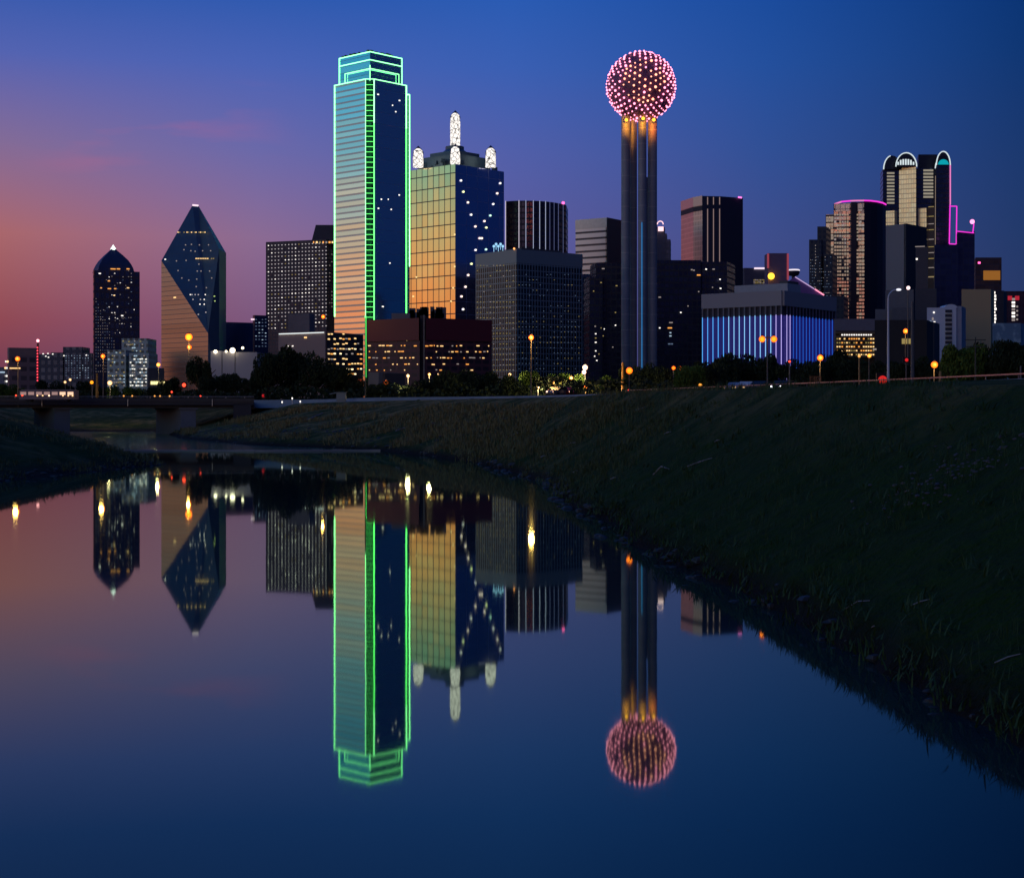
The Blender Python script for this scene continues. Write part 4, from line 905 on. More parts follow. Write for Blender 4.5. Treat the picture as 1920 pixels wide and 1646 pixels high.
# ---- twin-vault tower
D = 1200; root = thing('skyscraper', 'tower with round vaulted tops outlined in white and a pink neon edge', 'skyscraper', (XY(1720, D)[0], D, GROUND))
bay = facade('beige_bay', (.98, .90, .60), (.6, .55, .38), 3.6, 1.9, .2, .12, .85, .3, .2, .03, .4, .8); dk2 = facade('navy_bay', (.08, .10, .16), (.02, .025, .045), 3.6, 2.6, .25, .1, .8, .2, .3, .01)
def dslab(a, b, y0, mat, Dq, depth=14, nm='bay', zb=4, sh=4):
    A2, B2_ = Vector(XY(a, Dq + (b - a) * .19 * (depth < 24))), Vector(XY(b, Dq)); m = MB(); m.prism([A2, B2_, B2_ + Vector((sh, depth)), A2 + Vector((sh, depth))], zb, Z(y0, Dq), 0, 1); m.build(nm, [mat, ROOF], root); return Face(A2, B2_)
fS = dslab(1655.5, 1782, 316, dk2, D + 6, 26, 'core'); fB = dslab(1680, 1717.5, 312, bay, D, 20); fR = dslab(1755, 1781.5, 308, dk2, D + 1, 25)
fa_ = dslab(1659, 1677, 395, bay, D + 3, 4, 'shoulder'); fb_ = dslab(1719, 1737, 390, bay, D + 3, 4, 'shoulder'); fc_ = dslab(1738, 1754, 388, plain('rust_bay', (.05, .03, .035), .5), D + 2, 4, 'shoulder')
windows(root, [(fS, fS.hit(1670, 325 + k * 6.2), 5.6, 1.3, glow('bay_window', (.9, .8, .6), .33)) for k in range(10)] + [(fS, fS.hit(1740.5, 320 + k * 6.2), 7.4, 1.4, glow('bay_window', (.9, .8, .6), .33)) for k in range(9)] + [(fc_, fc_.hit(1746, y), 4, .5, DIMY if y < 400 or k % 2 else DIMW) for k, y in enumerate((388, 406, 420, 431, 449, 463, 474, 485, 502, 519))])
def vault(cx, w, ytop, ysp, Dq, depth, matn, glowm, part=None):
    m = MB(); n_ = 14; x0 = cx - w / 2; zs = Z(ysp, Dq); Rw = w / 2 * Dq / F; H = (ysp - ytop) * Dq / F; prev_ = None; c = XY(cx, Dq)[0]; arc = []
    for i in range(n_ + 1):
        a = math.pi * (1 - i / n_); arc.append(Vector((c + Rw * math.cos(a), Dq, zs + H * math.sin(a))))
    dd = Vector((5, depth, 0))
    for a, b in zip(arc, arc[1:]): m.face([a, b, b + dd, a + dd])
    m.face(list(reversed(arc))); m.face([p + dd for p in arc]); m.build('vault', matn, root)
    m = MB(); st, en = part or (0, n_)
    for a, b in list(zip(arc, arc[1:]))[st:en]: m.bar(a - Vector((0, .5, 0)), b - Vector((0, .5, 0)), .72)
    m.build('arch_light', glowm, root)
vm = plain('vault_navy', (.03, .035, .06), .4, .5)
AW = glow('arch_white', (.80, .92, .95), .85); vault(1699, 39, 287, 313, D - .5, 26, vm, AW); vault(1768.5, 26, 284.5, 310, D, 26, vm, AW); vault(1673, 33, 292, 318, D + 4, 26, vm, AW, (0, 6))
m = MB(); A2, B2_ = P(1722, 292, D + 8), P(1757, 287, D + 8); m.prism([Vector((A2.x, A2.y)), Vector((B2_.x, B2_.y)), Vector((B2_.x + 4, B2_.y + 20)), Vector((A2.x + 4, A2.y + 20))], Z(318, D), Z(290, D + 8)); m.build('roof_ridge', vm, root)
for k in range(7):
    p = P(1684 + k * 4.8, 305, D - 1.2); h = (3.2, 5.2, 6, 6.2, 6, 5.2, 3.2)[k] * .7; m = MB(); m.box((p.x, p.y, Z(310, D) + h / 2), (1.15, .4, h)); m.build('fan_light', AW, root)
m = MB(); c = P(1769, 309, D - .8); m.lathe((0, 0, 0), [(.1, 0)]); 
pts = [c + Vector((4.0 * math.cos(math.pi * k / 10), 0, 4.0 * math.sin(math.pi * k / 10))) for k in range(11)]
m.face(list(reversed(pts))); [m.face([a, b, b + Vector((0, .5, 0)), a + Vector((0, .5, 0))]) for a, b in zip(pts, pts[1:])]; m.build('fan_light', glow('aqua_fan', (.0, .35, .42), 1.0), root)
neon(root, AW, [(P(1753.5, 316, D - .4), P(1755, 306, D - .4))], .7)
neon(root, PINKN, [(P(1781.8, 308, D), P(1781.8, 384, D))], .75); neon(root, MAGENTA, [(P(1781.4, 384, D), P(1780, 457, D)), (P(1780, 457.5, D), P(1792, 458, D)), (P(1793, 458, D), P(1794, 387, D)), (P(1794, 387, D), P(1782, 387, D))], .66)
for y in (388, ):
    neon(root, glow('thin_pale_edge', (.8, .6, .45), .3), [(P(1754, 330, D), P(1753.5, 520, D)), (P(1738, 520, D + 1), P(1753, 520, D + 1))], .35)
D = 1150; root = thing('office_tower', 'dark blue block with a thin magenta roof line and a pink corner lamp', 'office tower', (XY(1790, D)[0], D, GROUND))
nb2 = facade('blue_black_wall', (.05, .06, .14), (.025, .03, .08), 4, 4, .12, .1, .7, .3, .3, .01)
slab(root, 1752, 1797, 459, nb2, D, D); slab(root, 1795, 1827.5, 434, nb2, D + 4, D + 4)
neon(root, MAGENTA, [(P(1795, 434, D + 3), P(1826, 437, D + 3)), (P(1824, 437, D + 3), P(1826, 420, D + 3))], .6)
m = MB(); m.ball(P(1823, 416, D + 2), 1.7, 0, 10, 7); m.build('corner_lamp', glow('hot_pink_lamp', (1, .25, .5), 2.5), root)
D = 900; root, fl, fr, zt, cs = tower('office_tower', 'plain grey concrete slab tower with a dark side below the vaulted tower', 1661, 1698, 1737, 420, D, 40, plain('slab_grey', (.26, .27, .28), .8, 0, .03, .1), 'office tower')
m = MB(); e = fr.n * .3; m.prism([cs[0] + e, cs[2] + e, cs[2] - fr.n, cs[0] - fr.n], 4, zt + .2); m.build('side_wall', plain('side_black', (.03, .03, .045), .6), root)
root = thing('office_tower', 'dark slim block standing against the grey slab tower', 'office tower', (XY(1735, 860)[0], 860, GROUND)); f = slab(root, 1717, 1740, 463, plain('slim_dark', (.045, .05, .08), .6), 862, 860); g_ = slab(root, 1716, 1756, 541, plain('slim_grey', (.09, .09, .105), .7), 850, 850)
windows(root, [(f, f.hit(1719, 486), .9, .9, WHITE), (f, f.hit(1725, 462.5), 5, .4, DIMW)])
root = thing('office_block', 'low grey concrete block behind the tall white street lamp', 'office block', (XY(1690, 780)[0], 780, GROUND)); slab(root, 1660, 1713, 543, plain('low_grey', (.18, .185, .2), .8), 784, 780); slab(root, 1641, 1675, 580, plain('low_grey2', (.22, .22, .23), .8), 770, 770); slab(root, 1672, 1712, 577, plain('low_grey3', (.18, .175, .18), .8), 760, 760)
root = thing('office_tower', 'brown glass block with a large orange lit panel', 'office tower', (XY(1855, 1050)[0], 1050, GROUND)); f = slab(root, 1829, 1878, 483, facade('brown_glass', (.18, .10, .08), (.06, .04, .06), 3.4, 3, .25, .1, .6, .3, .4, .03), 1050, 1050)
windows(root, [(f, f.hit(1859.5, 516.5), 11.0, 6.2, glow('orange_panel', (.8, .30, .04), .34)), (f, f.hit(1836, 493), 1.6, 1.2, glow('beacon_redpink', (1, .1, .35), 3))])
root = thing('office_block', 'tall blank beige concrete slab at the right of the skyline', 'office block', (XY(1830, 640)[0], 640, GROUND)); slab(root, 1803, 1858, 542.5, plain('blank_beige', (.46, .36, .20), .8, 0, .03, .08), 640, 640, 'wall', 12)
root = thing('office_block', 'tall narrow block with one column of bright white windows beside beige slab', 'office block', (XY(1865, 700)[0], 700, GROUND)); f = slab(root, 1857, 1882, 545, plain('navy_narrow', (.03, .03, .05), .6), 700, 700, 'wall', 12)
windows(root, [(f, f.hit(1864 + (k % 2) * .6, 549 + k * 6.1), .9 + .4 * (k % 3), 1.0, WHITE) for k in range(10)])
root = thing('office_block', 'reddish dark block with a red lamp at the right edge', 'office block', (XY(1900, 760)[0], 760, GROUND)); f = slab(root, 1878, 1960, 546, facade('maroon', (.08, .03, .05), (.05, .02, .04), 3.4, 3, .4, .3, .4, .4, .3, 0), 760, 760, 'wall', 14)
windows(root, [(f, f.hit(1900, 561 + k * 6.5), 1.5, 1.0, WHITE if k % 3 else DIMW) for k in range(7)] + [(f, f.hit(1893.5, 559), 2.0, 2.0, glow('dull_red_lamp', (.8, .03, .06), .5)), (f, f.hit(1907, 559), 2.0, 2.0, glow('dull_red_lamp', (.8, .03, .06), .5))] + [(f, f.hit(1907, 575 + k * 8), .8, .8, DIMW) for k in range(4)])
root = thing('mural_wall', 'pale blue painted wall with white patches below the red-lamped block', 'building', (XY(1885, 560)[0], 560, GROUND))
mt = NT('mural_paint'); g = mt.add('ShaderNodeTexCoord'); f_ = mt.noise(g.outputs['Object'], .25, 4); rr = mt.add('ShaderNodeMapRange'); mt.l.new(f_, rr.inputs[0]); rr.inputs[1].default_value = .5; rr.inputs[2].default_value = .58; mt.l.new(mt.mix(rr.outputs[0], rgb(.12, .22, .33), rgb(.26, .4, .5)), mt.b.inputs['Base Color'])
slab(root, 1861, 1914, 606, mt.m, 560, 560, 'wall', 10)
# white arched building with balconies
D = 600; root = thing('hotel', 'pale building with an arched roofline and a column of dark balconies', 'building', (XY(1768, D)[0], D, GROUND))
wl = plain('cream_render', (.62, .68, .78), .7, 0, .1, .1); f = slab(root, 1738, 1793, 577, wl, D, D, 'wall', 14); slab(root, 1793, 1803, 574, plain('cream_side', (.4, .42, .5), .7), D + 1, D + 1, 'wall', 12)
m = MB(); c = P(1783, 577, D + .5); pts = [c + Vector((2.4 * math.cos(math.pi * k / 10), 0, 1.3 * math.sin(math.pi * k / 10))) for k in range(11)]
m.face(list(reversed(pts))); [m.face([a, b, b + Vector((0, 8, 0)), a + Vector((0, 8, 0))]) for a, b in zip(pts, pts[1:])]; m.build('arched_gable', wl, root)
for k in range(10):
    p = f.hit(1778.5, 583.5 + k * 8.4); m = MB(); m.box(f.off(p, .05), (2.5, .4, 1.0)); m.build('balcony', plain('balcony_dark', (.03, .03, .05), .6), root)
    m = MB(); m.box(f.off(p - Vector((0, 0, .62)), .35), (2.7, .8, .12)); m.build('balcony_slab', wl, root)
windows(root, [(f, f.hit(1751, 586), .5, .5, WHITE), (f, f.hit(1749, 598), .5, .9, DIMW), (f, f.hit(1744, 603), .8, .3, COOL), (f, f.hit(1752, 604), .6, .4, WHITE)] + [(f, f.hit(1755, 612 + k * 8), .9, .6, DIMB) for k in range(5)])
root = thing('office_block', 'low dark block in front of the pale arched building', 'office block', (XY(1740, 560)[0], 560, GROUND)); f = slab(root, 1713, 1752, 604, plain('low_navy', (.035, .035, .055), .7), 560, 560, 'wall', 12)
# parking deck with lit floors
D = 520; root = thing('parking_garage', 'low parking garage with rows of yellow lit floors', 'parking garage', (XY(1606, D)[0], D, GROUND))
f = slab(root, 1567, 1643, 620, plain('garage_dark', (.05, .035, .03), .8), D + 3, D + 3, 'wall', 16)
for k in range(7):
    A2 = P(1567, 624 + k * 7.4, D); B2_ = P(1643, 624 + k * 7.4, D); m = MB(); m.prism([Vector((A2.x, D)), Vector((B2_.x, D)), Vector((B2_.x, D + 3)), Vector((A2.x, D + 3))], A2.z - .22, A2.z + .22); m.build('floor_slab', plain('garage_slab', (.2, .14, .09), .8), root)
its = []; random.seed(2); f0 = Face(XY(1567, D + 2.6), XY(1643, D + 2.6))
for k in range(6):
    for j in range(17):
        if random.random() < .85: its.append((f0, f0.hit(1570 + j * 4.5, 628 + k * 7.4), .45, .38, WHITE if k == 0 else random.choice((WARM, AMBER, WARM, DIMY))))
windows(root, its, 'floor_light')
D = 600; root = thing('office_block', 'long grey low building with plain bands above the parking garage', 'office block', (XY(1612, D)[0], D, GROUND)); slab(root, 1563, 1660, 598, plain('long_grey', (.17, .17, .22), .7), D, D, 'wall', 14)
root = thing('office_block', 'dark low building behind orange street lamp and red light', 'office block', (XY(1700, 470)[0], 470, GROUND)); f = slab(root, 1640, 1738, 600, plain('low_dark', (.03, .028, .032), .8), 480, 480, 'wall', 12)
windows(root, [(f, f.hit(1699, 640), 2.6, 1.6, DIMY), (f, f.hit(1640, 655), 1, .5, DIMW)])
# small pale hut by the road
root = thing('pump_house', 'small pale flat-roofed hut behind the levee wall', 'hut', (XY(765, 420)[0], 420, GROUND)); slab(root, 691, 710, 698, plain('hut_tan', (.24, .22, .2), .8), 430, 430, 'wall', 5); slab(root, 709, 722, 700, plain('hut_dark', (.08, .07, .07), .8), 431, 431, 'wall', 5)

# ================================================================== BALL TOWER
D = 760.0; X0 = XY(1202, D)[0]; zc = Z(162.5, D); Rb = 65.0 * D / F
root = thing('observation_tower', 'slender tower of round concrete shafts carrying a huge ball of pink white lights', 'observation tower', (X0, D, GROUND))
shm = NT('shaft_concrete'); g = shm.add('ShaderNodeTexCoord'); sp_ = shm.add('ShaderNodeSeparateXYZ'); shm.l.new(g.outputs['Object'], sp_.inputs[0])
br_ = shm.math('LESS_THAN', shm.math('FRACT', shm.math('DIVIDE', sp_.outputs[2], 7.3)), .035)
nf = shm.noise(g.outputs['Object'], .12, 4)
shm.l.new(shm.mix(br_, shm.mix(nf, rgb(.28, .31, .37), rgb(.12, .14, .19)), rgb(.38, .38, .4)), shm.b.inputs['Base Color']); shm.b.inputs['Roughness'].default_value = .45
s = D / F
for px, r, dy, ztop in ((1173, 8.2, 0, 232), (1188, 8.0, 5, 240), (1203, 8.0, -4, 232), (1223.5, 8.8, 1, 232)):
    m = MB(); m.lathe((XY(px, D)[0], D + dy, 4), [(r * s, 0), (r * s, Z(215, D) - 4)], 28); m.build('shaft', shm.m, root, True)
m = MB(); m.lathe((XY(1213, D)[0], D + 5, 4), [(4 * s, 0), (4 * s, Z(330, D) - 4)], 14); m.build('shaft', shm.m, root, True)
neon(root, glow('dim_blue_line', (.02, .10, .45), .6), [((XY(1209.8, D)[0], D - 3.5, 12), (XY(1209.8, D)[0], D - 3.5, Z(322, D)))], .5, 'light_line')
neon(root, glow('blue_line', (.03, .22, .55), .75), [((XY(1201.5, D)[0], D - 6.3, 10), (XY(1201.5, D)[0], D - 6.3, Z(420, D)))], .42, 'light_line')
m = MB(); m.lathe((X0, D, Z(236, D)), [(32 * s, 0), (32.5 * s, 1.0), (32 * s, 1.6)], 24) if False else None
# the ball: inner pod, geodesic struts, bulbs
import bmesh
m = MB(); m.lathe((X0, D, zc), [(.2, -14.4), (8.8, -13.4), (12.8, -9.6), (15.0, -3.2), (15.3, 1), (14.2, 6.2), (10.6, 11.4), (5.6, 14.6), (.1, 15.5)], 28)
pod = NT('pod_panels'); g = pod.add('ShaderNodeTexCoord'); pod.l.new(pod.mix(pod.noise(g.outputs['Object'], .25, 3), rgb(.34, .14, .34), rgb(.10, .05, .13)), pod.b.inputs['Base Color']); pod.b.inputs['Roughness'].default_value = .5
m.build('pod', pod.m, root, True)
bmh = bmesh.new(); bmesh.ops.create_icosphere(bmh, subdivisions=3, radius=Rb)   # 162 verts
from mathutils import Matrix
rot = Matrix.Rotation(.35, 3, 'Z') @ Matrix.Rotation(.2, 3, 'X')
st_ = MB(); V_ = [rot @ v.co for v in bmh.verts]
edges = [(e.verts[0].index, e.verts[1].index) for e in bmh.edges]; faces = [[v.index for v in f.verts] for f in bmh.faces]; bmh.free()
cc = Vector((X0, D, zc))
nodes = [v.normalized() * Rb for v in V_] + [((V_[f[0]] + V_[f[1]] + V_[f[2]]) / 3).normalized() * Rb * .985 for i, f in enumerate(faces) if (i * 7) % 10 < 9]
for a, b in edges: st_.bar(cc + V_[a] * .985, cc + V_[b] * .985, .24)
for f in faces:
    g_ = ((V_[f[0]] + V_[f[1]] + V_[f[2]]) / 3).normalized() * Rb * .96
    for v in f: st_.bar(cc + g_, cc + V_[v] * .97, .16)
st_.build('strut_frame', plain('strut_purple', (.35, .20, .32), .45, .3), root)
low = Z(226, D)
keep = [p for p in nodes if (cc + p).z > low - 1]
vis = sorted(keep, key=lambda p: p.y)
B1 = glow('bulb_pinkwhite', (1.0, .26, .40), 3.4); B2m = glow('bulb_warm', (1.0, .34, .22), 3.0)
def bulb_r(p): return .44 * random.uniform(.7, 1.45) if True else 0
bm_ = {}
for mm in (B1, B2m):
    q = MB(); q.ball((0, 0, 0), 1, 0, 8, 6); o = q.build('bulb', mm); bm_[mm.name] = o.data; bpy.data.objects.remove(o)
random.seed(19)
for p in vis[:100]:
    rr_ = math.hypot(p.x, p.z) / Rb; mm = B2m if (rr_ < .62 and random.random() < .8) else B1
    o = bpy.data.objects.new('bulb', bm_[mm.name]); COL.objects.link(o); o.parent = root; o.location = cc + p - Vector(root['_o']); r_ = bulb_r(p); o.scale = (r_, r_, r_)
q = MB()
for p in vis[100:]:
    rr_ = math.hypot(p.x, p.z) / Rb; q.ball(cc + p, bulb_r(p) * .95, 1 if (rr_ < .6 and p.y < 0 and random.random() < .8) else 0, 7, 5)
o = q.build('bulb', [B1, B2m], root); o['kind'] = 'stuff'
# amber up-lights under the ball
for px, dy, col, e in ((1173, -4, (1, .32, .02), 9000), (1203, -8, (1, .32, .02), 9000), (1224, -4.5, (1, .16, .02), 9000)):
    ld = bpy.data.lights.new('shaft_lamp', 'SPOT'); ld.energy = e; ld.color = col; ld.spot_size = R(80); ld.spot_blend = .8; ld.shadow_soft_size = .5
    lo = bpy.data.objects.new('shaft_lamp', ld); COL.objects.link(lo); lo.parent = root
    lo.location = Vector((XY(px, D)[0], D + dy - 5.0, Z(231, D))) - Vector(root['_o'])
    d = Vector((XY(px, D)[0], D + dy, Z(235, D))) - (lo.location + Vector(root['_o'])); lo.rotation_euler = d.to_track_quat('-Z', 'Y').to_euler()
    m = MB(); m.ball(Vector((XY(px, D)[0], D + dy - 1.0, Z(229, D))), .8, 0, 10, 6); m.build('lamp', glow('amber_lamp', (1, .42, .03), 3), root)

# ================================================================== TREES
def leaf_mat(name, c):
    t = NT(name); g = t.add('ShaderNodeTexCoord'); oi = t.add('ShaderNodeObjectInfo')
    n = t.noise(g.outputs['Object'], .55, 3)
    a = t.mix(n, rgb(*c), rgb(c[0] * .45, c[1] * .45, c[2] * .45)); t.l.new(a, t.b.inputs['Base Color']); t.b.inputs['Roughness'].default_value = .9; t.b.inputs['Specular IOR Level'].default_value = .1
    return t.m
LEAF = leaf_mat('dark_foliage', (.030, .048, .026)); LEAFG = leaf_mat('lit_green_foliage', (.09, .15, .03)); BARK = plain('bark', (.05, .035, .025), .9)  # second leaf copy: lamplight on the foliage is put into its brighter green
def crown_mesh(seed, n=1300, leaf=.6):
    rnd = random.Random(seed); lobes = []
    for k in range(9):
        a = rnd.uniform(0, 6.28); r = rnd.uniform(.1, .58); lobes.append((r * math.cos(a), r * math.sin(a), rnd.uniform(.32, .80), rnd.uniform(.22, .40)))
    lobes.append((0, 0, .6, .42)); m = MB()
    for k in range(n):
        L_ = rnd.choice(lobes); 
        while True:
            v = Vector((rnd.uniform(-1, 1), rnd.uniform(-1, 1), rnd.uniform(-1, 1)))
            if .25 < v.length < 1: break
        v = v * (1 / v.length) ** .4
        p = Vector((L_[0] + v.x * L_[3], L_[1] + v.y * L_[3], L_[2] + v.z * L_[3] * .62))
        s_ = leaf * rnd.uniform(.04, .085); a = Vector((rnd.gauss(0, 1), rnd.gauss(0, 1), rnd.gauss(0, 1))).normalized(); b = a.orthogonal().normalized(); a = a.cross(b)
        m.face([p + a * s_, p + b * s_ * .7, p - a * s_, p - b * s_ * .7])
    return m
def trunk_mesh(seed):
    rnd = random.Random(seed); m = MB(); m.bar((0, 0, -.05), (0, 0, .34), .075, w2=.05, n=7)
    for k in range(6):
        a = rnd.uniform(0, 6.28); z = rnd.uniform(.2, .36); m.bar((0, 0, z), (.35 * math.cos(a), .35 * math.sin(a), z + rnd.uniform(.2, .38)), .035, w2=.012, n=5)
    return m
TM = []
for sd in range(6):
    c = crown_mesh(sd, 4200); o = c.build('crown', LEAF); cg = o.data.copy(); cg.materials[0] = LEAFG; t_ = trunk_mesh(sd).build('trunk', BARK); TM.append((o.data, t_.data, cg)); bpy.data.objects.remove(o); bpy.data.objects.remove(t_)
TREES = []
def tree(px, ytop, D, wpx, label, green=False, zb=GROUND, name='tree', group='dark trees below the skyline'):
    h = (Z(ytop, D) - zb) * 1.12; w = wpx * D / F / 2 * 1.12
    r = bpy.data.objects.new(name, None); COL.objects.link(r); r.location = (XY(px, D)[0], D, zb); r.rotation_euler = (0, 0, random.uniform(0, 6.28)); r['label'] = label; r['category'] = 'tree'
    if group: r['group'] = group
    c, t_, cg = random.choice(TM)
    for nm, me_ in (('crown', cg if green else c), ('trunk', t_)):
        o = bpy.data.objects.new(nm, me_); COL.objects.link(o); o.parent = r; o.scale = (w * 1.25, w * 1.25, h) if nm == 'crown' else (h * .8, h * .8, h)
    TREES.append(r)
random.seed(123)
# (centre, top, width, distance, landmark)
TL = [
 (10, 722, 40, 330, 'at the left edge beyond the bridge', 1), (38, 728, 34, 330, 'beside the bus on the bridge', 1), (88, 716, 44, 420, 'below the mast with red lights', 0), (125, 722, 40, 430, 'below the dark blue stepped block', 0), (160, 718, 36, 430, 'at the foot of the slim tower', 0), (186, 722, 28, 380, 'beside the orange lamp by the slim tower', 0),
 (212, 726, 30, 330, 'before the pale green block, smaller one', 1), (248, 728, 34, 330, 'before the pale green block, wider one', 1), (286, 728, 30, 350, 'before the small yellow-lit building', 0), (322, 712, 44, 330, 'at the foot of the warm triangular face', 0),
 (376, 668, 48, 330, 'tall, standing right at the prism tower foot', 0), (400, 708, 50, 310, 'low, left of the pale windowless block', 0), (432, 704, 54, 312, 'low, before the pale windowless block', 0), (462, 712, 50, 308, 'low, beside the bridge end', 0),
 (506, 668, 70, 300, 'tallest left part of the big clump at the bridge end', 0), (550, 659, 82, 305, 'top of the big clump at the bridge end', 0), (592, 672, 72, 300, 'rounded, third of the big clump', 0), (632, 692, 64, 300, 'before the lit window wall', 0), (664, 706, 54, 300, 'shorter, before the lit window wall', 0), (478, 700, 40, 300, 'short, leaning out from the big clump', 0),
 (698, 724, 44, 290, 'under the green neon strip', 0), (728, 718, 46, 300, 'before the tan hut', 0), (762, 722, 50, 300, 'before the red brown block, lowest', 0), (800, 716, 60, 300, 'centred below the stair shaft of the red brown block', 0), (838, 702, 62, 295, 'rounded, below the red brown block', 0), (874, 700, 60, 300, 'broad, below the end of the red brown block', 0),
 (915, 702, 62, 300, 'left of three below the grey green block', 0), (952, 708, 60, 290, 'middle one of three below the grey green block', 0), (992, 700, 56, 310, 'third below the grey green block, lamp lit', 1), (1030, 708, 52, 330, 'green lit one behind the car lights', 1), (1070, 704, 50, 330, 'green lit one by the pinkish lamps', 1), (1105, 716, 44, 320, 'low one left of the ball tower base', 0),
 (1140, 704, 46, 300, 'bright green one near the ball tower base', 1), (1175, 694, 48, 300, 'at the foot of the ball tower', 0), (1212, 690, 56, 290, 'before the ball tower shafts', 0), (1250, 692, 56, 285, 'below the wide black block', 0), (1290, 690, 70, 230, 'bushy one nearest the road wall', 1),
 (1330, 684, 66, 250, 'below the first blue fins', 0), (1368, 662, 80, 260, 'tall one covering the blue fins', 0), (1410, 664, 74, 262, 'second tall one covering the blue fins', 0), (1446, 672, 62, 262, 'behind the twin yellow lamp', 0), (1486, 684, 70, 255, 'below the corner of the blue fins', 0), (1525, 682, 74, 250, 'behind the yellow lamp at fin base', 0), (1566, 664, 70, 255, 'tall one beside the parking garage', 0), (1604, 678, 66, 250, 'before the parking garage', 0), (1640, 684, 60, 240, 'left of the tall white street lamp', 0),
 (1690, 682, 70, 235, 'right of the tall white street lamp', 0), (1732, 676, 66, 235, 'behind the yellow lamp under the pale building', 0), (1782, 656, 74, 225, 'green lit one before the pale arched building', 1), (1822, 652, 80, 225, 'green lit one before the blank beige slab', 1), (1866, 646, 84, 225, 'dark one before the mural wall', 0), (1910, 644, 84, 225, 'dark one at the right edge', 0),
]
for x, y, w, D, lb, gr in TL:
    tree(x, y, D, w, f'{"green" if gr else "dark"} tree {lb}', bool(gr))
# a second, lower rank behind closes the gaps
MASS = MB(); rnd = random.Random(4)
for k in range(26000):
    px = rnd.uniform(-80, 2050); D = rnd.uniform(235, 330) if px > 1000 else rnd.uniform(285, 350)
    if px < 330: D = rnd.uniform(400, 450)
    top = 734 if px < 480 else (724 if px < 1000 else 712)
    hh = (Z(top, D) - 5.0) * (1 + .35 * vnoise(px * .03, 3)) * rnd.random() ** .7
    p = Vector((XY(px, D)[0], D, 5.0 + hh)); s_ = rnd.uniform(.18, .42); a = Vector((rnd.gauss(0, 1), rnd.gauss(0, 1), rnd.gauss(0, 1))).normalized(); b = a.orthogonal().normalized(); a = a.cross(b)
    MASS.face([p + a * s_, p + b * s_, p - a * s_, p - b * s_])
o = MASS.build('undergrowth', LEAF); o['kind'] = 'stuff'; o['label'] = 'dark bushes filling the gaps below the trees'
# small bushes on the bank crest
BL = [(1262, 724, 172, 26), (1300, 722, 165, 40), (1345, 730, 150, 34), (1395, 737, 110, 28), (1600, 726, 95, 60), (1660, 722, 92, 62), (1725, 718, 90, 66), (1775, 726, 84, 50), (1560, 734, 96, 40), (1500, 740, 98, 34), (885, 752, 200, 12), (785, 752, 215, 10), (1180, 748, 135, 14), (1060, 748, 170, 12)]
bm1 = MB(); rnd = random.Random(9)
for k in range(650):
    while True:
        v = Vector((rnd.uniform(-1, 1), rnd.uniform(-1, 1), rnd.uniform(0, 1)))
        if v.length < 1: break
    s_ = rnd.uniform(.05, .10); a = Vector((rnd.gauss(0, 1), rnd.gauss(0, 1), rnd.gauss(0, .6))).normalized(); b = a.orthogonal().normalized(); a = a.cross(b)
    bm1.face([v + a * s_, v + b * s_ * .5, v - a * s_, v - b * s_ * .5])
b0 = bm1.build('bush', LEAFG)
where = ['left of the leafy tree by the wall', 'under the leafy tree by the wall', 'right of the leafy tree by the wall', 'in front of the parked car', 'below the unlit lamp post', 'below the red tail light', 'below the far traffic light', 'farthest up the levee road', 'below the brown gantry, higher one', 'below the brown gantry, lower one', 'tiny, below the end of the red brown block', 'tiny, below the red brown block', 'small, below the ball tower', 'small, below the grey green block']
for k, (x, y, D, w) in enumerate(BL):
    o = b0 if k == 0 else b0.copy()
    if k: COL.objects.link(o)
    wv = w * D / F / 2; zb = 5.35; o.location = (XY(x, D)[0], D, zb); o.scale = (wv, wv, max(.4, Z(y, D) - zb)); o.rotation_euler = (0, 0, k)
    tag(o, 'low green bush on the bank crest ' + where[k], 'bush', 'bushes along the crest of the grass bank')

# ================================================================== STREET LAMPS
def globe(name, core, rim, cs, rs):
    """Lamp globe: hot core in the middle, deeper halo colour painted onto the rim."""
    if name in MATS: return MATS[name]
    t = NT(name); t.b.inputs['Base Color'].default_value = rgb(.03, .02, .01); lw = t.add('ShaderNodeLayerWeight'); lw.inputs[0].default_value = .5; f = t.math('POWER', lw.outputs['Facing'], 1.1)
    t.l.new(t.mix(f, rgb(*core), rgb(*rim)), t.b.inputs['Emission Color']); t.l.new(t.math('MULTIPLY_ADD', f, rs - cs, cs), t.b.inputs['Emission Strength']); MATS[name] = t.m; return t.m  # facing mix puts the halo colour on the globe's edge
ORG = globe('sodium_lamp', (1.0, .165, .006), (1.0, .06, .0), 3.2, .6); YEL = globe('yellow_street_lamp', (1.0, .42, .06), (1.0, .22, .01), 2.6, .6); WHT = globe('white_street_lamp', (1.0, .66, .32), (1.0, .4, .15), 1.9, .6)
AMY = globe('yellow_orange_lamp', (1.0, .20, .008), (1.0, .08, .0), 3.2, .6); REDL = glow('red_signal', (1.0, .05, .02), 3.5)
PINKL = glow('hot_pinkwhite_lamp', (1, .55, .35), 3)
POLE = plain('lamp_pole', (.16, .15, .15), .5, .5)
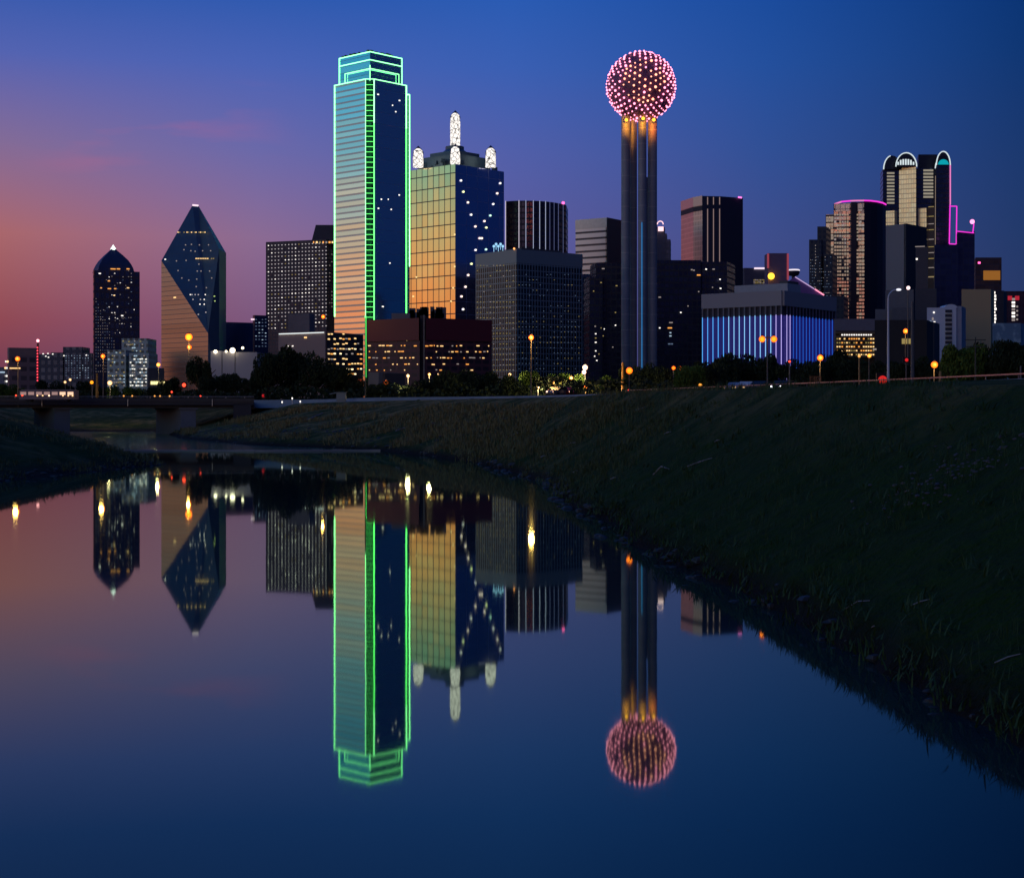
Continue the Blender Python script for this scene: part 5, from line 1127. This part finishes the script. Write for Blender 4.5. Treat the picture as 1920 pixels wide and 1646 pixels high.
def lamp(px, py, D, mat, label, r=.45, pole=True, zb=GROUND, arm=0, twin=False, group='street lamps along the far roads', name='street_lamp', pr=.12):
    x, zt = XY(px, D)[0], Z(py, D); root = thing(name, label, 'street lamp', (x, D, zb), group)
    if r >= (.26 if 740 < px < 1110 else .4) and mat in (ORG, YEL, AMY, PINKL, WHT):
        ld = bpy.data.lights.new('lamp_light', 'POINT'); ld.energy = (5200 if 740 < px < 1110 else 1400) * r; ld.color = (1, .5, .12) if mat in (ORG, AMY) else (1, .75, .35); ld.shadow_soft_size = .4
        lo = bpy.data.objects.new('lamp_light', ld); COL.objects.link(lo); lo.parent = root; lo.location = (0, -r * 1.6 - .5, zt - zb)
    if pole:
        m = MB(); m.bar((x + arm, D + .2, zb - .5), (x + arm, D + .2, zt + .2), pr * 1.6, w2=pr, n=8)
        if arm: m.bar((x + arm, D + .2, zt + .2), (x, D, zt + .35), pr * .8, n=6)
        m.build('pole', POLE, root)
    for dx in ((-.34, .34) if twin else (0,)):
        m = MB(); m.ball((x + dx, D, zt), r * .98, 0, 14, 10, 1.0); m.build('lamp_globe', mat, root, True)
        m = MB(); m.lathe((x + dx, D, zt + r * 1.1), [(r * .42, -.12 * r), (r * .34, r * .12), (.03, r * .22)], 10); m.build('lamp_cap', BLACK, root)
    if twin:
        m = MB(); m.bar((x - .4, D + .1, zt + .1), (x + .4, D + .1, zt + .1), .08); m.build('crossarm', POLE, root)
    return root
lamp(33, 673, 270, ORG, 'orange street lamp before the rounded brown block', .42)
lamp(193, 668, 300, ORG, 'orange street lamp on a tall pole before the slim tower', .42)
lamp(354, 632, 420, globe('hot_sodium_lamp', (1.0, .19, .008), (1.0, .06, .0), 6, .8), 'bright orange street lamp before the warm triangular face, the higher globe', .95, pr=.16)
lamp(355, 651, 421, ORG, 'bright orange street lamp globe just under the highest one', .62, pole=False)
lamp(297, 684, 420, YEL, 'pale yellow street lamp between slim tower and prism tower', .55)
lamp(206, 718, 320, WHT, 'cream globe lamp at the foot of the pale green block', .50)
lamp(122, 716.5, 380, WHT, 'small white lamp, the lower of the pair under the blue block', .32)
lamp(131.5, 712, 380, WHT, 'small white lamp, the higher of the pair under the blue block', .32)
lamp(996, 633, 245, ORG, 'orange street lamp glowing before the grey green block', .42)
lamp(1180, 695, 127, AMY, 'yellow orange street lamp at the foot of the ball tower', .27, pr=.05)
lamp(1263, 690, 280, ORG, 'orange lamp, one of the close pair below the wide black block, nearer the tower', .34)
lamp(1274.5, 690, 280, ORG, 'orange lamp, one of the close pair below the wide black block, farther from tower', .34)
lamp(1313, 722, 230, YEL, 'small yellow lamp low beside the leafy tree at the wall', .26)
lamp(1440, 636, 92, AMY, 'twin-headed yellow street lamp before the blue-lit fins', .19, twin=True, pr=.06)
lamp(1538, 671, 215, AMY, 'yellow street lamp at the foot of the blue-lit fins', .42)
lamp(1698, 621, 300, AMY, 'orange yellow street lamp before the dark low building', .48)
lamp(1752, 684, 190, AMY, 'yellow lamp low before the pale arched building', .42)
lamp(1630, 667, 230, YEL, 'small yellow lamp at the foot of the parking garage', .30)
lamp(1774, 667, 230, WHT, 'small white lamp above the green lit tree', .26)
lamp(1097, 689, 330, PINKL, 'hot white lamp left of the ball tower, upper globe', .55)
lamp(1095, 698, 329, PINKL, 'hot white lamp left of the ball tower, lower globe', .45, pole=False)
lamp(1071, 709, 300, YEL, 'round cream lamp in the trees below the grey green block', .38)
lamp(956, 703, 310, WHT, 'cream lamp above the dark trees below the grey green block', .34)
lamp(1009, 726, 270, WHT, 'low cream lamp in the trees, nearest the wall', .32)
lamp(1041, 719, 280, YEL, 'cream lamp above the cluster of car lights', .42)
lamp(1033, 733, 262, YEL, 'yellow lamp at one end of the cluster of car lights', .50, pole=False, zb=6.3)
lamp(1064, 733.5, 262, ORG, 'orange lamp at the other end of the cluster of car lights', .52, pole=False, zb=6.3)
lamp(1098, 726, 280, ORG, 'small orange lamp beside the ball tower base trees', .28)
lamp(765, 705, 330, WHT, 'cream lamp before the red brown block', .36)
lamp(805, 702, 330, YEL, 'small yellow lamp low before the red brown block', .30)
lamp(821, 703, 330, WHT, 'small cream lamp right of the stair shaft foot', .26)
lamp(724, 717, 320, ORG, 'low orange lamp beside the tan hut', .45)
lamp(751, 728, 300, YEL, 'lowest yellow lamp in the trees before the red brown block', .28)
lamp(606, 594, 560, ORG, 'orange lamp high on the dotted tower base', .7, pole=False, zb=10)
lamp(10, 690, 420, WHT, 'white lamp at the left edge of the picture', .3)
lamp(14, 678, 430, WHT, 'white lamp beside the rounded brown block', .35)
lamp(408, 711, 330, ORG, 'orange lamp low beside the pale windowless block', .22)
# unlit or white lamps on the road
def road_pole(px, ytop, D, label, zb=6.3, col=None, arm=None, wd=.13, name='lamp_post'):
    x, zt = XY(px, D)[0], Z(ytop, D); root = thing(name, label, 'lamp post', (x, D, zb))
    m = MB(); m.bar((x, D, zb), (x, D, zt), wd * 1.5, w2=wd, n=8); m.build('pole', col or POLE, root); return root, x, zt
TALLW = plain('pale_steel_pole', (.75, .75, .80), .5, .2)
D = 150.0; root, x, zt = road_pole(1665.5, 560, D, 'tall pale curved street lamp rising above the levee road', col=TALLW, wd=.17, name='street_lamp')
m = MB(); prev_ = Vector((x, D, zt))
for k in range(1, 9):
    a = math.pi / 2 * k / 8; q_ = Vector((x + .85 * (1 - math.cos(a)) - .1 * 0, D, zt + .85 * math.sin(a))); m.bar(prev_, q_, .13, n=6); prev_ = q_
a2 = P(1682, 543, D); m.bar(prev_, a2, .12, n=6); m.build('arm', TALLW, root)
m = MB(); m.ball(P(1685, 543.3, D), .26, 0, 10, 6, .45); m.build('lamp_head', glow('cool_lamp_head', (.9, .9, 1), 1.1), root)
lamp(1703, 540, 240, glow('pinkish_head', (1, .7, .7), 1.6), 'high pinkish lamp head beside the tall pale street lamp', .3, zb=6)
road_pole(1711, 566, 180, 'dark thick unlit mast behind the tall pale street lamp', col=plain('dark_mast', (.10, .10, .11), .6), wd=.30, name='mast')
r_, x, zt = road_pole(1480.5, 678, 170, 'thin pole with a tiny red light before the blue fins'); m = MB(); m.ball((x, 170, zt), .12, 0, 8, 5); m.build('red_light', REDL, r_)
r_, x, zt = road_pole(1611, 668, 155, 'slim ochre post with a small lamp before the parking garage', col=plain('ochre_pole', (.45, .25, .08), .5)); m = MB(); m.ball((x, 155, zt), .14, 0, 8, 5); m.build('lamp_globe', glow('ochre_glow', (1, .45, .1), 1.2), r_)
road_pole(1914, 686, 130, 'short thin pole near the right edge')
r_, x, zt = road_pole(1763, 696, 140, 'short orange-lit post below the yellow lamp', col=plain('ochre_pole', (.45, .25, .08), .5), wd=.2, name='post')
r_, x, zt = road_pole(685, 596, 262, 'thin utility pole standing in the green neon strip', wd=.16, name='utility_pole', col=plain('pole_dark', (.05, .06, .05), .7))
r_, x, zt = road_pole(1005, 724, 215, 'thin leafless sapling stem before the wall', wd=.06, name='sapling', zb=5.6); r_['category'] = 'tree'
r_, x, zt = road_pole(969, 738, 215, 'shorter thin sapling stem before the wall', wd=.05, name='sapling', zb=5.6); r_['category'] = 'tree'
r_, x, zt = road_pole(1168, 680, 262, 'orange-lit thick post at the ball tower foot', col=plain('amber_post', (.6, .28, .03), .5), wd=.42, name='post')
r_, x, zt = road_pole(182, 700, 260, 'orange-lit post standing on the bridge', col=plain('amber_post', (.6, .28, .03), .5), wd=.3, name='post'); 
# utility pole with crossbars
r_, x, zt = road_pole(1829, 632, 215, 'dark utility pole with crossbars before the beige slab', wd=.16, name='utility_pole', col=plain('pole_dark', (.05, .06, .05), .7)); m = MB()
for dz in (.4, 1.3): m.bar((x - 1.4, 215, zt - dz), (x + 1.4, 215, zt - dz), .12)
m.build('crossbar', plain('pole_dark', (.05, .06, .05), .7), r_)
# signals
def signal(px, py, D, label, w=.5, h=.5, mat=None, pole=True, zb=5.5):
    p = P(px, py, D); root = thing('traffic_signal', label, 'traffic light', (p.x, D, zb))
    m = MB(); m.box((p.x, D + .2, p.z), (w * 1.3, .3, h * 1.6)); m.build('housing', BLACK, root)
    if pole: m = MB(); m.bar((p.x, D + .35, zb), (p.x, D + .35, p.z), .16); m.build('pole', POLE, root)
    m = MB(); m.ball((p.x, D, p.z), min(w, h) * .5, 0, 10, 6); m.build('red_light', mat or REDL, root)
signal(345, 722, 300, 'red signal light beside the two bright orange globes', .7, .7); signal(494, 742, 290, 'red light just past the bridge end', .6, .9, glow('deep_red', (.5, .01, .01), .8)); signal(674, 714, 320, 'tall dull red signal before the lit window wall', 1.0, 2.4, glow('dull_orange_red', (.55, .05, .01), .8))
signal(1700, 675, 230, 'red sign light before the dark low building', .8, .5, glow('dull_red_sign', (.9, .02, .02), .8)); signal(1655, 713, 155, 'round red light on the levee road beside the tall lamp', .9, .9, glow('ball_red', (.75, .02, .01), .9), zb=6.2)
signal(172, 717, 280, 'square orange signal before the slim tower', .7, .6, glow('signal_amber', (1, .3, .01), 2)); signal(1178, 732, 240, 'tiny red light near the ball tower foot', .25, .25)
signal(322, 735, 275, 'dim red post light on the bridge', .3, .3, zb=6)
# brown gantry frame
D = 165; root = thing('sign_gantry', 'small rust brown lattice frame standing beside the road', 'gantry', (XY(1529, D)[0], D, 6.2)); m = MB(); x0, x1 = XY(1519, D)[0], XY(1539, D)[0]; z1 = Z(706, D)
for x in (x0, x0 + .45, x1 - .45, x1): m.bar((x, D, 6), (x, D, z1), .09)
for k in range(6): m.bar((x0, D, z1 - k * .12 if k < 4 else 6.4 + k * .05), (x1, D, z1 - (k % 2) * .5), .07)
m.build('frame', plain('rust_orange', (.28, .10, .03), .7), root)

# ================================================================== VEHICLES
tyre = plain('tyre', (.02, .02, .02), .9); glassv = plain('car_glass', (.03, .04, .05), .1, .6)
def car(px, D, z, paint, label, rot, lights='head', lit=WHT, roof=1.45):
    x = XY(px, D)[0]; root = thing('car', label, 'car', (x, D, z), 'vehicles on the levee road'); root.rotation_euler = (0, 0, rot)
    o_ = Vector((x, D, z)); 
    prof = [(-2.1, .35), (-2.15, .75), (-1.95, .95), (-1.3, 1.0), (-.75, roof), (.65, roof), (1.3, 1.0), (2.05, .85), (2.2, .6), (2.15, .35)]
    m = MB(); n_ = len(prof); A = [o_ + Vector((a, -.88, b)) for a, b in prof]; B = [o_ + Vector((a, .88, b)) for a, b in prof]
    m.face(A); m.face(list(reversed(B)))
    for i in range(n_): j = (i + 1) % n_; m.face([A[j], A[i], B[i], B[j]])
    m.build('body', paint, root)
    for s_ in (-1, 1):
        m = MB(); pts = [o_ + Vector((a, s_ * .89, b)) for a, b in ((-1.15, 1.02), (-.72, roof - .08), (.6, roof - .08), (1.12, 1.02))]; m.face(pts if s_ < 0 else list(reversed(pts))); m.build('side_window', glassv, root)
        for wx in (-1.35, 1.35):
            m = MB(); c = o_ + Vector((wx, s_ * .82, .33))
            for k in range(12):
                a, b = 2 * math.pi * k / 12, 2 * math.pi * (k + 1) / 12; q_ = [c + Vector((.33 * math.cos(t), dy, .33 * math.sin(t))) for t, dy in ((a, -.1), (b, -.1), (b, .1), (a, .1))]; m.face(q_); m.face([c + Vector((0, -.1, 0)), q_[1], q_[0]]); m.face([c + Vector((0, .1, 0)), q_[3], q_[2]])
            m.build('wheel', tyre, root)
        m = MB(); m.ball(o_ + Vector((2.12, s_ * .6, .7)), .15, 0, 8, 5); m.build('headlight', lit, root)
        m = MB(); m.ball(o_ + Vector((-2.1, s_ * .6, .78)), .11, 0, 8, 5); m.build('tail_light', REDL, root)
car(1384, 196, 6.25, plain('silver_paint', (.4, .4, .42), .3, .5), 'silver car with white lights, farthest along the levee road', -2.3)
car(1470, 185, 6.28, plain('dark_paint', (.03, .03, .04), .3, .4), 'dark car with a bright headlight below the blue fins', -2.2, lit=glow('headlight_white', (.9, .95, 1), 9))
car(1405, 190, 6.25, plain('white_paint', (.6, .6, .6), .3), 'white car just ahead of the silver car on the levee road', -2.3)
car(1047, 240, 6.3, plain('grey_paint', (.2, .2, .22), .3, .5), 'grey car with glowing lights before the tree cluster, left one', -2.2, lit=PINKL)
car(1057, 242, 6.3, plain('red_paint', (.3, .03, .03), .3, .2), 'red car with glowing lights before the tree cluster', -.9, lit=PINKL)
car(1430, 188, 6.28, plain('black_paint', (.02, .02, .025), .25, .4), 'black car under the twin yellow lamp', -2.25, lit=POLE)
# long pale bus on the bridge
D = 266; z = 5.65; x = XY(92, D)[0]; root = thing('bus', 'long pale bus with pinkish lit windows crossing the bridge', 'bus', (x, D, z)); o_ = Vector((x, D, z))
m = MB(); m.box(o_ + Vector((0, 0, 1.1)), (9.2, 2.5, 1.5)); m.box(o_ + Vector((0, 0, 1.92)), (8.6, 2.2, .14)); m.build('body', plain('bus_cream', (.26, .20, .21), .5), root)
for k in range(7):
    m = MB(); m.box(o_ + Vector((-3.9 + k * 1.3, -1.26, 1.35)), (.95, .05, .5)); m.build('window', glow('bus_window_pink', (1, .6, .55), .35) if k < 5 else glow('bus_window_warm', (1, .6, .4), 1.2), root)
for wx in (-3.2, 3.0):
    for wy in (-1.1, 1.1):
        m = MB(); c = o_ + Vector((wx, wy, .4))
        for k in range(12):
            a, b = 2 * math.pi * k / 12, 2 * math.pi * (k + 1) / 12; q_ = [c + Vector((.4 * math.cos(t), dy, .4 * math.sin(t))) for t, dy in ((a, -.12), (b, -.12), (b, .12), (a, .12))]; m.face(q_); m.face([c + Vector((0, -.12, 0)), q_[1], q_[0]])
        m.build('wheel', tyre, root)
for k, (px, c, dd) in enumerate(((30, REDL, 0), (42, REDL, 1), (70, WHT, 0), (80, WHT, 1), (92, PINKL, 0), (118, WHT, 0), (128, WHT, 0), (136, WHT, 1), (232, AMBER, 2), (248, AMBER, 2), (290, AMBER, 1), (300, AMBER, 1), (318, AMBER, 0), (376, REDL, 0))):
    # small bollard lights along the bridge parapet
    p = P(px, 749, 258.5 + px * .045); root = thing('bridge_light', 'small light on the bridge parapet, ' + ['farthest left red', 'second red from the left', 'first white under the bus', 'second white under the bus', 'pinkish under the bus', 'first white past the bus', 'second white past the bus', 'third white past the bus', 'dim amber below pale green block', 'dim amber right of the pale green block', 'dim amber below the yellow-lit building', 'dim amber right of the yellow-lit building', 'dim amber by the prism tower', 'red near the bridge end'][k], 'light', tuple(p), 'small lights along the bridge')
    p.z = 6.62; m = MB(); m.ball(p, .14, 0, 8, 5); m.build('lamp_globe', c, root); m = MB(); m.bar((p.x, p.y, 6.2), (p.x, p.y, 6.55), .07); m.build('post', POLE, root)

# ================================================================== GRASS, RUBBLE, DRIFTWOOD on the near bank
from mathutils.bvhtree import BVHTree
bvh = BVHTree.FromPolygons([Vector(v) for v in V], Fc)
def gz(x, y):
    h = bvh.ray_cast(Vector((x, y, 40)), Vector((0, 0, -1))); return h[0].z if h[0] else 0
rnd = random.Random(12); gm = MB()
def blade(x, y, z, h, w, lean, bend):
    dx, dy = math.cos(lean), math.sin(lean); px_, py_ = -dy * w, dx * w; p = Vector((x, y, z - .03)); m1 = p + Vector((dx * bend * .4, dy * bend * .4, h * .6)); tp = p + Vector((dx * bend, dy * bend, h))
    s = Vector((px_, py_, 0)); gm.face([p - s, p + s, m1 + s * .7, m1 - s * .7]); gm.face([m1 - s * .7, m1 + s * .7, tp])
for k in range(5200):
    Y = 12 + (rnd.random() ** 1.7) * 120; t_ = rnd.random() ** .9 * 1.25 + .01; xr = lerp_table(XR, Y); xc = lerp_table(XC, Y); X = xr + (xc - xr) * t_
    if abs(X / Y) > .36: continue
    if vnoise(X * .5, Y * .3) < -.12 and t_ > .08: continue
    z = gz(X, Y)
    if z < .02: continue
    sc_ = .6 + Y / 70
    for j in range(rnd.randint(4, 9)):
        blade(X + rnd.gauss(0, .10 * sc_), Y + rnd.gauss(0, .10 * sc_), z, rnd.uniform(.10, .34) * (1 if Y < 70 else 1.4), .008 * sc_, rnd.uniform(0, 6.28), rnd.uniform(.03, .2))
for k in range(420):   # taller dark weeds hanging over the water's edge and dotted up the slope
    edge = k < 260; Y = 13 + rnd.random() ** 1.5 * 95; xr = lerp_table(XR, Y) + edge_wob(Y, 5); xc = lerp_table(XC, Y)
    X = xr + (abs(rnd.gauss(0, .35)) if edge else rnd.random() * (xc - xr)); z = gz(X, Y)
    if z < -.05 or abs(X / Y) > .36: continue
    for j in range(rnd.randint(10, 22)):
        blade(X + rnd.gauss(0, .22), Y + rnd.gauss(0, .3), z, rnd.uniform(.08, .30), .012 + Y * .00022, rnd.uniform(0, 6.28), rnd.uniform(.05, .35))
for k in range(9000):   # coarser tussocks on the far slope
    Y = rnd.uniform(80, 265); xr = lerp_table(XR, Y); xc = lerp_table(XC, Y); t_ = .05 + rnd.random() * .82; X = xr + (xc - xr) * t_
    if X / Y > .2 or vnoise(X * .22, Y * .12) < -.05: continue
    z = gz(X, Y); sc_ = Y / 120
    for j in range(rnd.randint(4, 8)):
        blade(X + rnd.gauss(0, .28 * sc_), Y + rnd.gauss(0, .35 * sc_), z, rnd.uniform(.15, .5) * sc_ ** .5, .035 * sc_, rnd.uniform(0, 6.28), rnd.uniform(.05, .3))
for k in range(2600):   # left bank
    Y = rnd.uniform(92, 175); xl = lerp_table(XL, Y) + edge_wob(Y, 9); X = xl - abs(rnd.gauss(0, 9)) - .1
    if X / Y < -.42 or vnoise(X * .2, Y * .15) < -.15: continue
    z = gz(X, Y)
    for j in range(rnd.randint(4, 8)):
        blade(X + rnd.gauss(0, .3), Y + rnd.gauss(0, .35), z, rnd.uniform(.12, .45), .03, rnd.uniform(0, 6.28), rnd.uniform(.05, .3))
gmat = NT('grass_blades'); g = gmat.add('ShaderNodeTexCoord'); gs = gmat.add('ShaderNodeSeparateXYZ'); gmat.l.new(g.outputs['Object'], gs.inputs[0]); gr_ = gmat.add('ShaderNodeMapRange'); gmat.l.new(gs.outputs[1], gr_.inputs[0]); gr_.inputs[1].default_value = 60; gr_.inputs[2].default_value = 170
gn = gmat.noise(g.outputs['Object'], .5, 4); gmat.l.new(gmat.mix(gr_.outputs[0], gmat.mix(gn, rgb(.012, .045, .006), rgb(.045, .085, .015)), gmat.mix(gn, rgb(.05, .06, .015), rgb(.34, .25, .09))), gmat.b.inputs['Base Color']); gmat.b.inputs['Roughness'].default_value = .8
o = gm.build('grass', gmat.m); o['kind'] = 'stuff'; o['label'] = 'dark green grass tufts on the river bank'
# rubble patch and scattered stones
rm = MB(); rnd = random.Random(33)
def stone(m, x, y, z, r):
    pts = []; nu, nv_ = 6, 4
    jj = [[rnd.uniform(.7, 1.25) for _ in range(nu)] for _ in range(nv_ + 1)]
    sx_, sy_ = rnd.uniform(.8, 1.6), rnd.uniform(.7, 1.1)
    Pp = [[Vector((x + sx_ * r * jj[j][i] * math.sin(math.pi * j / nv_) * math.cos(2 * math.pi * i / nu), y + sy_ * r * jj[j][i] * math.sin(math.pi * j / nv_) * math.sin(2 * math.pi * i / nu), z + .6 * r * math.cos(math.pi * j / nv_))) for i in range(nu)] for j in range(nv_ + 1)]
    for j in range(nv_):
        for i in range(nu):
            k = (i + 1) % nu
            if j == 0: m.face([Pp[0][0], Pp[1][i], Pp[1][k]])
            elif j == nv_ - 1: m.face([Pp[j][i], Pp[nv_][0], Pp[j][k]])
            else: m.face([Pp[j][i], Pp[j + 1][i], Pp[j + 1][k], Pp[j][k]])
def bank_at(px, py):
    d = Vector(((px - CX) / F, 1, (HY - py) / F)).normalized(); h = bvh.ray_cast(Vector((0, 0, CAMZ)), d); return h[0]
for k in range(150):
    px = rnd.gauss(1790, 75); py = 880 - (px - 1790) * .42 + rnd.gauss(0, 22)
    h = bank_at(px, py)
    if h and h.z > .1 and h.y < 200: stone(rm, h.x, h.y, h.z + .01, rnd.uniform(.015, .06) * h.y / 35)
o = rm.build('rubble', plain('bank_stone', (.10, .10, .115), .6, 0, 2, .6)); o['kind'] = 'stuff'; o['label'] = 'patch of broken pale stones high on the right bank'
rm = MB()
for k in range(170):   # along the waterline
    Y = rnd.uniform(14, 130); xr = lerp_table(XR, Y) + edge_wob(Y, 5); X = xr + rnd.gauss(.1, .25 + Y * .004); z = max(gz(X, Y), -.03)
    if z < .5: stone(rm, X, Y, z, rnd.uniform(.03, .15) * (.6 + Y / 60))
for k in range(120):   # left bank edge
    Y = rnd.uniform(90, 140); xl = lerp_table(XL, Y) + edge_wob(Y, 9); X = xl - rnd.uniform(-.3, 1.2); z = max(gz(X, Y), -.03); stone(rm, X, Y, z, rnd.uniform(.06, .2))
for k in range(260):   # rough riprap far along the right bank foot
    Y = rnd.uniform(150, 245); xr = lerp_table(XR, Y); X = xr + rnd.uniform(0, 9); z = gz(X, Y); stone(rm, X, Y, z, rnd.uniform(.08, .3))
o = rm.build('shore_stones', plain('wet_dark_stone', (.045, .042, .040), .6, 0, 2, .6)); o['kind'] = 'stuff'; o['label'] = 'dark wet stones along the water edge'
# pale scraps and sticks on the slope, each its own thing
SC = [(962, 817, 24, 'straight pale stick'), (1070, 834, 20, 'short pale stick'), (1222, 802, 10, 'tiny white scrap'), (1252, 813, 12, 'small white scrap'), (1019, 857, 10, 'small pale scrap'), (1312, 868, 46, 'long pinkish stick'), (1240, 886, 30, 'curved pale branch'), (1080, 885, 10, 'pale scrap near the shore'), (904, 817, 10, 'small pale chip'), (1150, 898, 10, 'tiny chip near the shore'), (1725, 1131, 40, 'thin pale stick low on the bank'), (1608, 1135, 46, 'thin leaning dead stick'), (1638, 1176, 8, 'tiny pale stone'), (1345, 828, 10, 'tiny white chip higher up'), (1700, 923, 10, 'bluish white scrap'), (1890, 1235, 50, 'flat pale slab near the bank foot'), (755, 805, 26, 'thin pale stick below the dotted trees'), (840, 806, 18, 'pale stick on the far slope'), (575, 786, 60, 'long pale drainage lip on the far slope'), (1025, 771, 20, 'thin stick high on the slope'), (1200, 768, 22, 'thin pale stick near the crest')]
pale = plain('bleached_wood', (.30, .28, .28), .6)
for px, py, ln_, lb in SC:
    a, b = bank_at(px - ln_ / 2, py + ln_ * .17), bank_at(px + ln_ / 2, py - ln_ * .17)
    if not a or not b or (a - b).length > 20: 
        continue
    m = MB(); th_ = .0008 * a.y; mid_ = (a + b) / 2; mid_.z = gz(mid_.x, mid_.y) + .02 + .12 * ('curved' in lb)
    up_ = Vector((0, 0, th_ * .6)); m.bar(a + up_, mid_ + up_, th_, w2=th_ * 1.1, n=6); m.bar(mid_ + up_, b + up_, th_ * 1.1, w2=th_ * .5, n=6)
    cat = 'stick' if ('stick' in lb or 'branch' in lb) else 'debris'
    o = m.build('driftwood_stick' if cat == 'stick' else 'litter_scrap', pale, None, loc=tuple(a))
    tag(o, lb + (' lying on the grass bank' if 'bank' not in lb and 'slope' not in lb else ''), cat, 'pale sticks and scraps on the bank')
for x, y, h in ((548, 748, 9), (563, 754, 4), (529, 755, 5)):
    D = 275; p = P(x, y, D); root = thing('marker_post', {548: 'tallest white marker post at the foot of the big trees', 563: 'shorter white marker post right of the tallest', 529: 'shorter white marker post left of the tallest'}[x], 'post', (p.x, D, 5.4), 'white marker posts at the foot of the big trees')
    m = MB(); m.bar((p.x, D, 5.2), (p.x, D, p.z + .25), .16); m.build('post', plain('marker_white', (.7, .7, .65), .6), root); m = MB(); m.box((p.x, D - .05, p.z + .1), (.2, .1, .3)); m.build('reflector', WHITE, root)
# pale equipment cabinet at the wall
D = 262; p = P(640, 745, D); root = thing('equipment_cabinet', 'pale green box cabinet with an awning at the end of the wall', 'cabinet', (p.x, D, 5.3)); m = MB(); m.box((p.x, D, 6.2), (1.5, 1.2, 1.7)); m.build('body', plain('cabinet_pale', (.24, .30, .30), .6), root)
m = MB(); m.bar((p.x - .7, D - .3, 7.1), (p.x - 1.9, D - .3, 6.85), .14); m.box((p.x, D, 7.12), (1.7, 1.4, .1)); m.build('awning', plain('cabinet_pale', (.24, .30, .30), .6), root)
for o in bpy.data.objects:
    if '_o' in o: del o['_o']
